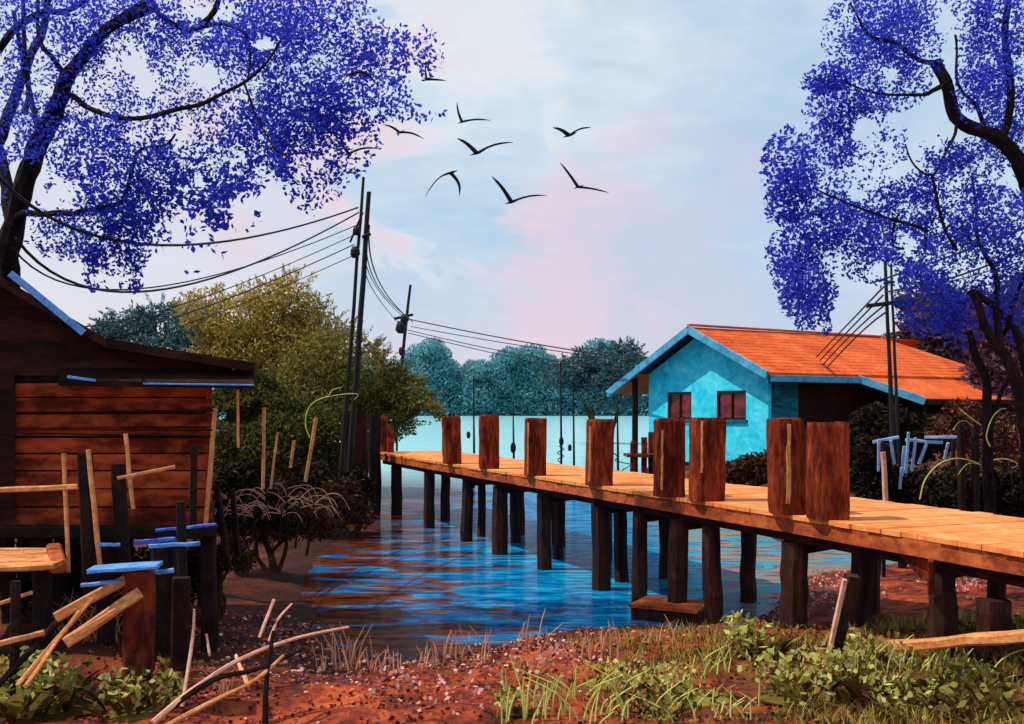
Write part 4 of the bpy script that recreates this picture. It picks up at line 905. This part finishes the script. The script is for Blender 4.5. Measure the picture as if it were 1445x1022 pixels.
# blue rails and slats behind the pier
bf = thing('blue_rack', at(1285, 735, 16.8), 'broken rack of pale blue slats standing behind the pier', 'rack')
for a, b2 in (((1232, 624, 16.8), (1268, 617, 16.8)), ((1278, 621, 16.75), (1330, 625, 16.7)), ((1305, 617, 16.7), (1357, 617, 16.6))):
    mb = MB(); mb.timber(at(*a), at(*b2), .04, .05, seg=3, jit=.004); mb.build('rail', 'pale_blue', bf)
for a, b2 in (((1257, 622), (1262, 655)), ((1276, 630), (1273, 672)), ((1282, 610), (1278, 668)), ((1292, 618), (1287, 665)), ((1309, 622), (1297, 655)), ((1338, 625), (1333, 648)), ((1272, 660), (1270, 690)), ((1240, 620), (1240, 665)), ((1355, 618), (1352, 655))):
    mb = MB(); mb.timber(at(*b2, 16.8), at(*a, 16.7), .045, .03, (0, 1, 0), 3, .004); mb.build('slat', 'pale_blue', bf)
for px in (1247, 1345):
    mb = MB(); p = at(px, 622, 16.78); mb.timber((p.x, p.y, gz(p.x, p.y) - .2), p, .06, .06, (0, 1, 0), 4, .006); mb.build('leg', 'dark_wood', bf)
stick('bank_pole', 'pink_wood', 'short pale stake behind the pier right of the last bollard', 'pole', [(1246, 638, 15.5), (1252, 740, 15.5)], .07, G)
for lb, a, b2 in (('dark stake among the rusty shrubs left of the trunks', (1356, 600), (1358, 690)), ('second dark stake among the rusty shrubs', (1376, 600), (1377, 690))):
    stick('dark_stake', 'dark_wood', lb, 'stake', [(a[0], a[1], 15.2), (b2[0], b2[1] + 60, 15.2)], .1, 'dark stakes in the right hand shrubs')

# arching lime stems
LG = 'curling lime grass stems'
def arch(label, pts, Y, w=.02, dY=0.0):
    w *= .55; mb = MB(); P = [at(p[0], p[1], Y + dY * i) for i, p in enumerate(pts)]; sp = smooth_path(P, 5)
    mb.tube(sp, [w * (1 - .55 * i / len(sp)) for i in range(len(sp))], 5); return single(mb, 'grass_stem', 'lime_stem', label, 'grass stem', LG)
arch('lime stem arching over the pale pole on the left bank', [(438, 618), (431, 600), (436, 575), (455, 562), (490, 556), (505, 557), (500, 564)], 17.6, .022)
arch('short lime stem curving beside the leaning poles', [(464, 558), (470, 550), (482, 547)], 17.6, .018)
arch('long lime stem arching from the deck edge into the black shrub', [(1298, 705), (1305, 678), (1325, 655), (1350, 647), (1375, 652), (1392, 660)], 14.2, .02)
arch('lime stem looping to the right above the black shrub', [(1385, 660), (1400, 650), (1420, 648), (1436, 655), (1428, 661)], 14.2, .02)
arch('thin lime stem springing back over the black shrub', [(1352, 670), (1365, 655), (1385, 656), (1412, 664)], 14.2, .012)
arch('tall lime stem bowing right before the trunks', [(1397, 630), (1392, 615), (1400, 590), (1412, 578), (1420, 577)], 13.0, .018)
arch('lime stem arching in front of the rusty shrub', [(1345, 607), (1352, 597), (1362, 594), (1374, 602)], 14.0, .013)
arch('lime leaf stem pointing down through the rusty shrub', [(1355, 578), (1370, 590), (1384, 600)], 14.0, .022)
arch('pale lime stem arching over the moss at the bottom right', [(1240, 998), (1250, 982), (1270, 970), (1305, 966)], 8.2, .011)
arch('pale lime stem bowing down beside the mossy stones', [(1332, 972), (1345, 980), (1356, 995)], 8.2, .01)
arch('large lime loop curling at the right edge of the bank', [(1470, 915), (1440, 918), (1415, 930), (1398, 950), (1396, 968), (1404, 976), (1412, 972), (1406, 962), (1380, 968), (1356, 972)], 8.6, .013)
arch('lime stem hooking down beside the large loop', [(1376, 944), (1360, 950), (1355, 965), (1365, 980)], 8.6, .011)
arch('lime stem trailing right from the large loop', [(1400, 968), (1420, 957), (1445, 952), (1470, 956)], 8.6, .01)

# ------------------------------------------------------------------ foreground plants
def plant(label, px, py, spread, height, nb, nl, lm='lime_leaf', lsz=.075, sm='moss_leaf', group='leafy plants on the near bank', name='bank_plant', asp=.6):
    Y = ybase(px, py); x = (px - CXP) / F * Y; zb = gz(x, Y); t = thing(name, (x, Y, zb), label, 'plant', group)
    mb = MB(); s_ = Y / F
    # broad blades from the base
    for k in range(nb):
        a = random.uniform(0, 2 * math.pi); ln = random.uniform(.5, 1.0) * height * s_; d = Vector((math.cos(a), math.sin(a), 0))
        b0 = Vector((x, Y, zb - .03)) + d * random.uniform(0, spread * s_ * .5); w = ln * random.uniform(.08, .16)
        sd = Vector((-d.y, d.x, 0)); pts = []
        for i in range(5):
            tt = i / 4; c_ = b0 + d * ln * .55 * tt ** 1.4 + Vector((0, 0, ln * (tt - .35 * tt * tt))); ww = w * math.sin(math.pi * (.12 + .88 * (1 - tt))) * .9
            pts += [c_ - sd * ww, c_ + sd * ww]
        mb.add(pts, [(2 * i, 2 * i + 1, 2 * i + 3, 2 * i + 2) for i in range(4)])
    mb.ball((x, Y, zb), spread * s_ * .52, .12, 9, .2); mb.build('blades', sm, t)
    mb = MB()
    for k in range(4):
        a = random.uniform(0, 6.28); c_ = (x + math.cos(a) * spread * s_ * .45, Y + math.sin(a) * spread * s_ * .35, zb + height * s_ * random.uniform(.35, .75))
        P = cloud(int(nl / 4), c_, (spread * s_ * .5, spread * s_ * .4, height * s_ * .35), .2); P = P[P[:, 2] > zb]
        leaves(mb, P, lsz, lsz * asp)
    mb.build('leaves', lm, t)
    return t
plant('lime leaved plant at the foot of the leaning poles in the lower left', 90, 1000, 105, 85, 30, 300)
plant('smaller lime plant at the bottom left edge', 25, 1015, 75, 85, 24, 150)
plant('lime plant growing against the mooring post', 185, 1008, 85, 70, 26, 200)
plant('dull green plant right of the mooring post', 235, 985, 55, 60, 18, 70, 'moss_leaf')
plant('mossy plant with pale leaves at the foot of the near pier pile', 1080, 925, 70, 60, 24, 150)
plant('round leafed plant left of the leaning post', 1120, 985, 95, 70, 26, 240)
plant('broad leafed plant before the leaning post', 1210, 990, 90, 80, 30, 190)
plant('low speckled plant in the middle of the near bank', 985, 985, 100, 42, 18, 260, 'lime_leaf', .06)
plant('dark low plant at the bottom edge left of the speckled one', 930, 1012, 90, 45, 18, 150, 'moss_leaf', .07)
plant('pale plant on the bank behind the leaning post', 1240, 935, 60, 45, 18, 80)
plant('mossy plant spreading at the bottom right corner', 1400, 1010, 130, 55, 26, 260, 'moss_leaf', .08)
plant('dark leafed plant beneath the sill beam', 1330, 985, 110, 45, 22, 220, 'green_leaf', .08)
plant('brown green plant between the sill beam and the leaning post', 1270, 1000, 80, 55, 22, 120, 'moss_leaf', .08)
plant('mossy plant among the lime stems at the bottom right', 1290, 1015, 90, 60, 24, 200, 'lime_leaf', .06)
plant('lime tipped plant on the red shore at the centre bottom', 735, 1005, 40, 40, 10, 60, 'lime_leaf', .07)
plant('straw coloured plant on the shore below the pier footing', 870, 965, 90, 30, 14, 170, 'lime_leaf', .06)
plant('small green plant by the first near pile', 1050, 905, 40, 40, 12, 60, 'lime_leaf', .08)

def reed_clump(label, px, py, spread, height, n, mt, group, lean=.25, th=.0085):
    Y = ybase(px, py); x = (px - CXP) / F * Y; zb = gz(x, Y); s_ = Y / F; t = thing('reed_clump', (x, Y, zb), label, 'reeds', group)
    for k in range(n):
        mb = MB()
        bx, by = x + random.gauss(0, spread * s_ * .5), Y + random.gauss(0, .12); b0 = Vector((bx, by, gz(bx, by) - .04)); ln = random.uniform(.45, 1.1) * height * s_
        dx = random.gauss(0, lean) * ln; tip = b0 + Vector((dx, random.gauss(0, .1) * ln, ln)); mid = b0.lerp(tip, .5) - Vector((dx * .2, 0, -ln * .04))
        mb.tube(smooth_path([b0, mid, tip], 3), [th, th, th, th * .9, th * .8, th * .6, th * .35], 4); mb.build('stalk', mt, t)
    return t
RG = 'pale dry reeds along the waterline'
reed_clump('tall pale reeds at the water edge right of the long curved branch', 500, 940, 30, 65, 16, 'pink_stem', RG)
reed_clump('dense short pale reeds on the left of the pebble shore', 535, 945, 40, 35, 18, 'pink_stem', RG)
reed_clump('sparse pale reeds behind the long curved branch', 460, 945, 22, 50, 8, 'pink_stem', RG)
reed_clump('loose pale reeds in the middle of the pebble shore', 655, 925, 40, 48, 8, 'pink_stem', RG)
reed_clump('slanting pale reeds right of the middle of the shore', 690, 930, 22, 50, 7, 'pink_stem', RG)
reed_clump('thin pale reeds where the shore meets the blue water', 755, 912, 34, 48, 9, 'pink_stem', RG)
reed_clump('tall pale reeds left of the pier footing', 845, 935, 45, 70, 9, 'pink_stem', RG, .15)
reed_clump('short pale reeds just before the pier footing', 925, 915, 35, 42, 9, 'pink_stem', RG, .35)
reed_clump('lime reeds standing on the red shore at the centre', 730, 1005, 30, 85, 9, 'lime_stem', 'lime reeds on the near bank', .15)
reed_clump('lime reeds arching over the straw plant', 830, 985, 45, 50, 12, 'lime_stem', 'lime reeds on the near bank', .8)
reed_clump('lime reeds sprawling right of the straw plant', 895, 975, 35, 45, 10, 'lime_stem', 'lime reeds on the near bank', .9)
reed_clump('sprawling lime grass on the red shore below the straw plant', 850, 1012, 60, 60, 22, 'lime_stem', 'lime reeds on the near bank', .7)
reed_clump('bright lime tuft beside the mossy plant at the near pile', 1010, 945, 40, 40, 16, 'lime_stem', 'lime reeds on the near bank', .6)
reed_clump('lime tuft leaning over the low dark plant at the bottom', 935, 1005, 45, 50, 16, 'lime_stem', 'lime reeds on the near bank', .6)
reed_clump('orange straw tuft between the leaning planks and the landing', 118, 905, 45, 75, 34, 'ochre_wood', 'straw tufts on the left bank', .6, .005)
reed_clump('orange straw tuft right behind the broad lower plank', 165, 900, 35, 70, 30, 'ochre_wood', 'straw tufts on the left bank', .6, .005)
reed_clump('pale grass tuft on the red shore left of the black stake', 330, 975, 50, 40, 16, 'pink_stem', RG, .5)
reed_clump('single file of pale reeds at the water edge below the blue streaks', 600, 938, 60, 38, 14, 'pink_stem', RG, .2)
reed_clump('lime grass tuft at the centre of the bottom edge', 770, 1010, 40, 60, 16, 'lime_stem', 'lime reeds on the near bank', .35)
reed_clump('lime grass tuft in front of the round leafed plant', 1030, 1010, 60, 45, 20, 'lime_stem', 'lime reeds on the near bank', .6)
reed_clump('dry grass tuft at the foot of the leaning post', 1215, 945, 30, 50, 26, 'lime_stem', 'dry tufts under the pier', .5)
reed_clump('dry grass tuft at the left end of the sill beam', 1270, 940, 30, 45, 26, 'lime_stem', 'dry tufts under the pier', .6)
reed_clump('dry grass tuft under the middle of the sill beam', 1330, 945, 45, 40, 30, 'lime_stem', 'dry tufts under the pier', .6)

# pebbles strewn along the shore
def scatter(n, rx, ry, cond):
    out = []
    while len(out) < n:
        x, y = random.uniform(*rx), random.uniform(*ry)
        if cond(x, y): out.append((x, y))
    return np.array(out)
cand = scatter(14000, (-4.2, 3.6), (7.2, 14.0), lambda x, y: True)
d = shore_dist(cand[:, 0], cand[:, 1])
pr = np.where(d > -.1, np.exp(-np.abs(d - .5) / 1.3), 0) * np.where(cand[:, 0] > 1.2, np.where(cand[:, 1] < 11.5, .25, .8), 1.0)
cand = cand[rng.uniform(size=len(cand)) < pr][:4200]
mb = MB(); zz = land(cand[:, 0], cand[:, 1])
for (x, y), z in zip(cand.tolist(), zz.tolist()):
    r = random.choice((.008, .011, .014, .016, .02, .03)) * random.uniform(.7, 1.3); n = 7; a0 = random.uniform(0, 6.28); ey = random.uniform(.55, 1); wv = [random.uniform(.75, 1.2) for _ in range(n)]
    ring = lambda k, h: [Vector((x + math.cos(a0 + 6.283 * i / n) * r * k * wv[i], y + math.sin(a0 + 6.283 * i / n) * r * k * ey * wv[i], z + h)) for i in range(n)]
    mb.loft([ring(.9, -r * .3), ring(1.0, r * .15), ring(.6, r * .5)])
mark(mb.build('pebbles', 'pebble', None, True), 'orange, pink and grey pebbles strewn along the near shore', 'pebbles', kind='stuff')
# pink blossoms on the earth behind the pier
mb = MB()
P = []
for cxx, cyy, sx_, sy_, n in ((1180, 838, 55, 12, 260), (1225, 850, 30, 10, 120), (1350, 828, 40, 9, 200), (1110, 862, 40, 8, 90), (1160, 815, 30, 10, 80), (1400, 825, 20, 6, 60), (780, 930, 60, 14, 160), (560, 955, 130, 20, 110), (680, 970, 140, 26, 110)):
    for _ in range(n):
        px, py = random.gauss(cxx, sx_ * .55), random.gauss(cyy, sy_ * .8)
        if py < 790: continue
        Y = ybase(px, py); x = (px - CXP) / F * Y
        P.append((x, Y, gz(x, Y) + random.uniform(.02, .1)))
P = np.array(P); leaves(mb, P, .05, .045)
mark(mb.build('fallen_blossom', 'petal'), 'pale pink blossom scattered over the red earth around the pier', 'blossom', kind='stuff')
# ground cover on the near right bank
cand = scatter(9000, (.2, 6.5), (6.6, 11.6), lambda x, y: True)
nz = np.array([noise.noise(Vector((x * 1.1, y * 1.1, 2))) for x, y in cand.tolist()])
keep = (nz > .0) & (rng.uniform(size=len(cand)) < np.clip((cand[:, 0] - .3) / 2.2, 0, 1)); cand = cand[keep]
zz = land(cand[:, 0], cand[:, 1]); P = np.column_stack([cand, zz + rng.uniform(.0, .07, len(cand))])
mb = MB(); leaves(mb, P, .05, .035)
mark(mb.build('ground_cover', 'moss_leaf'), 'mossy leaf cover and fallen leaves on the near right bank', 'ground cover', kind='stuff')

cand = scatter(26000, (-.4, 6.8), (6.4, 12.2), lambda x, y: True)
nz = np.array([noise.noise(Vector((x * .9 + 4, y * .9, 5))) + .5 * noise.noise(Vector((x * 2.6, y * 2.6, 1))) for x, y in cand.tolist()])
cand = cand[(nz > -.02) & (shore_dist(cand[:, 0], cand[:, 1]) > .35) & (rng.uniform(size=len(cand)) < np.clip((cand[:, 0] + .4) / 2.4, 0.05, 1))][:9000]
zz = land(cand[:, 0], cand[:, 1]); mb = MB(); n = len(cand)
hgt = rng.uniform(.05, .17, n); dr = rng.normal(size=(n, 2)) * .05; sd_ = rng.normal(size=(n, 2)); sd_ /= np.linalg.norm(sd_, axis=1)[:, None]; sd_ *= .0045
for (x, y), z, h, (dx, dy), (sx_, sy_) in zip(cand.tolist(), zz.tolist(), hgt.tolist(), dr.tolist(), sd_.tolist()):
    mb.add([(x - sx_, y - sy_, z - .02), (x + sx_, y + sy_, z - .02), (x + dx * .5 + sx_ * .8, y + dy * .5 + sy_ * .8, z + h * .6), (x + dx * .5 - sx_ * .8, y + dy * .5 - sy_ * .8, z + h * .6), (x + dx * 1.4, y + dy * 1.4, z + h)], [(0, 1, 2, 3), (3, 2, 4)])
M['straw_leaf'] = leafmat('straw_grass', [(76, 54, 24), (140, 108, 46), (186, 160, 76), (218, 208, 112), (116, 70, 34)], 0.4)
mark(mb.build('grass', 'straw_leaf'), 'olive yellow grass growing on the near right bank', 'grass', kind='stuff')
cand = scatter(9000, (-4.6, 4.5), (6.6, 13.6), lambda x, y: True)
nz = np.array([noise.noise(Vector((x * 1.4, y * 1.4, 9))) for x, y in cand.tolist()])
cand = cand[(shore_dist(cand[:, 0], cand[:, 1]) > .1) & (nz > -.2)][:4200]
zz = land(cand[:, 0], cand[:, 1]); mb = MB(); leaves(mb, np.column_stack([cand, zz + rng.uniform(.004, .02, len(cand))]), .05, .04)
M['litter_leaf'] = leafmat('leaf_litter', [(26, 14, 14), (90, 36, 22), (150, 64, 34), (60, 48, 60), (186, 96, 54), (40, 20, 16)], 0.1)
mark(mb.build('leaf_litter', 'litter_leaf'), 'dark and rusty fallen leaves littering the red shore', 'leaf litter', kind='stuff')

# ------------------------------------------------------------------ birds
BG = 'dark birds circling over the water'
def bird(label, body, lt, rt, Y, arc=.12, th=3.6):
    th *= 1.3
    t = thing('bird', at(*body, Y), label, 'bird', BG)
    B_ = at(*body, Y); s_ = Y / F; ax = Vector((.75, -.55, .12)).normalized(); L = th * 3.4 * s_
    mb = MB(); n = 8
    prof = [(-.62, .12, 1.6), (-.35, .45, 1), (-.1, .95, 1), (.15, 1.0, 1), (.34, .7, 1), (.46, .52, 1), (.56, .46, 1), (.66, .16, 1), (.76, .03, 1)]
    rings = []
    sd = ax.cross(Vector((0, 0, 1))).normalized(); up = sd.cross(ax)
    for u, r, fl in prof:
        rings.append([B_ + ax * L * u + (sd * math.cos(6.283 * k / n) * fl + up * math.sin(6.283 * k / n) * .9 / fl) * r * th * .42 * s_ for k in range(n)])
    mb.loft(rings); mb.build('body', 'feather', t, True)
    for tip in (lt, rt):
        T = at(*tip, Y); d = T - B_; ln = d.length
        nrm = Vector((0, 0, 1)) if abs(d.z) < abs(d.x) * 2 else Vector((math.copysign(1, d.x if d.x else 1), 0, .2))
        mb = MB(); vs = []; fs = []; N = 8
        for i in range(N + 1):
            tt = i / N; c_ = B_ + d * tt + nrm * ln * arc * math.sin(math.pi * tt)
            ch = th * s_ * (1.05 - .35 * tt) * (1 if tt < .75 else (1 - (tt - .75) * 3.2)) * 1.5
            k = Vector((.35, -.9, 0)).normalized(); off = d.normalized().cross(k).normalized() * th * .22 * s_ * (1.15 - tt)
            vs += [c_ + k * ch * .4 - off, c_ - k * ch * .6 - off, c_ - k * ch * .6 + off, c_ + k * ch * .4 + off]
        rings = [vs[4 * i:4 * i + 4] for i in range(N + 1)]
        mb.loft(rings); mb.build('wing', 'feather', t)
bird('small bird by the leaf tips with one wing straight up', (602, 112), (600, 92), (630, 114), 24, .02, 3)
bird('bird with one wing straight up and one level, over open sky', (652, 172), (645, 144), (692, 170), 23, .06, 3)
bird('bird with drooping wing against the violet leaves', (564, 187), (540, 176), (598, 196), 23, .1, 3)
bird('bird with widely spread wings at the middle of the flock', (673, 216), (645, 195), (724, 201), 21, .08, 4.6)
bird('bird highest on the right with a hooked wing tip', (803, 191), (780, 180), (834, 180), 24, .1, 4.2)
bird('bird with both wings folded down in an arch', (636, 244), (600, 277), (648, 277), 22, .16, 4)
bird('lowest bird of the flock with a long level wing', (722, 285), (694, 249), (771, 276), 20, .07, 4.4)
bird('thin winged bird flying lowest on the right', (816, 264), (790, 229), (859, 272), 22, .03, 3)
bird('bird with one long wing just above the tall poles', (492, 217), (470, 195), (534, 210), 22, .1, 4)
bird('arched bird almost hidden by the violet leaves', (499, 104), (478, 130), (534, 123), 11.6, .25, 3.6)

# ------------------------------------------------------------------ sky, sun, camera
to_sun = Vector((-.96, -.07, 0)).normalized(); EL = R(57)
sun = bpy.data.lights.new('sun', 'SUN'); sun.energy = 4.2; sun.angle = R(.5); sun.color = (1, .9, .76)
so = bpy.data.objects.new('sun', sun); COL.objects.link(so)
sd = Vector((to_sun.x * math.cos(EL), to_sun.y * math.cos(EL), math.sin(EL)))
so.rotation_euler = sd.to_track_quat('Z', 'Y').to_euler(); so.location = (-20, -10, 40)
w = bpy.data.worlds.new('World'); scene.world = w; w.use_nodes = True
nt = NT(w.node_tree); nt.n.clear()
sky = nt.node('ShaderNodeTexSky'); sky.sky_type = 'NISHITA'; sky.sun_disc = False; sky.sun_elevation = EL
sky.sun_rotation = math.atan2(to_sun.x, to_sun.y)
bg1 = nt.node('ShaderNodeBackground'); nt.l.new(sky.outputs[0], bg1.inputs[0]); bg1.inputs[1].default_value = .1
tc = nt.node('ShaderNodeTexCoord'); D = tc.outputs['Generated']
sep = nt.node('ShaderNodeSeparateXYZ'); nt.l.new(D, sep.inputs[0])
def cl(scale, sx_, sy_, sz_, detail=5, dist=.6, loc=(0, 0, 0)):
    mp = nt.node('ShaderNodeMapping'); nt.l.new(D, mp.inputs[0]); mp.inputs['Scale'].default_value = (sx_, sy_, sz_); mp.inputs['Location'].default_value = loc
    return noise_tex(nt, mp.outputs[0], scale, detail, .55, dist)
na = cl(3.2, 1, 1, 1.5); nb = cl(5.5, 1, 1, 1.8, 6, .9, (3, 1, 2)); nc = cl(30, .6, 1, 2.2, 4, .3)
def lobe(px, py, ang):
    v = Vector(((px - CXP) / F, 1, -(py - HZ) / F)).normalized()
    dn = nt.node('ShaderNodeVectorMath', operation='DOT_PRODUCT'); nt.l.new(D, dn.inputs[0]); dn.inputs[1].default_value = v
    return nt.sstep(nt.math('ADD', dn.outputs['Value'], nt.math('MULTIPLY', nt.math('SUBTRACT', nb, .5), .06)), math.cos(R(ang)), math.cos(R(ang * .35)))
base = nt.ramp(nt.math('ADD', nt.math('MULTIPLY', na, .7), nt.math('MULTIPLY', nc, .3)), [(.3, lin((170, 203, 231))), (.5, lin((194, 217, 236))), (.7, lin((224, 233, 241)))])
low = nt.math('SUBTRACT', 1.0, nt.sstep(nt.math('ADD', sep.outputs[2], nt.math('MULTIPLY', nt.math('SUBTRACT', nb, .5), .12)), .02, .17))
pinkc = nt.ramp(nb, [(.35, lin((202, 214, 231))), (.55, lin((226, 210, 224))), (.7, lin((236, 214, 224)))])
col = nt.mix(nt.math('MULTIPLY', low, .85), base, pinkc)
col = nt.mix(nt.math('MULTIPLY', lobe(660, 80, 9), .8), col, lin((236, 238, 240)))
col = nt.mix(nt.math('MULTIPLY', lobe(560, 220, 7), .6), col, lin((232, 232, 238)))
col = nt.mix(nt.math('MULTIPLY', lobe(890, 370, 9), .75), col, lin((232, 208, 222)))
col = nt.mix(nt.math('MULTIPLY', lobe(230, 250, 14), .7), col, lin((232, 226, 234)))
col = nt.mix(nt.math('MULTIPLY', lobe(470, 170, 8), .5), col, lin((240, 206, 218)))
col = nt.mix(nt.math('MULTIPLY', lobe(1090, 330, 10), .55), col, lin((178, 205, 232)))
bg2 = nt.node('ShaderNodeBackground'); nt.l.new(col, bg2.inputs[0]); bg2.inputs[1].default_value = 1.06
mx = nt.node('ShaderNodeMixShader'); mx.inputs[0].default_value = .9
nt.l.new(bg1.outputs[0], mx.inputs[1]); nt.l.new(bg2.outputs[0], mx.inputs[2])
wo = nt.node('ShaderNodeOutputWorld'); nt.l.new(mx.outputs[0], wo.inputs[0])

cam = bpy.data.cameras.new('camera'); co = bpy.data.objects.new('camera', cam); COL.objects.link(co)
co.location = (0, 0, H); co.rotation_euler = (R(90), 0, 0)
cam.sensor_width = 36; cam.lens = F / 1445 * 36; cam.shift_y = (HZ - 511) / 1445; cam.clip_start = .1; cam.clip_end = 4000
scene.camera = co
scene.view_settings.view_transform = 'Standard'; scene.view_settings.look = 'None'; scene.view_settings.exposure = 0
scene.cycles.max_bounces = 6
scene.render.resolution_x, scene.render.resolution_y = 1024, 724
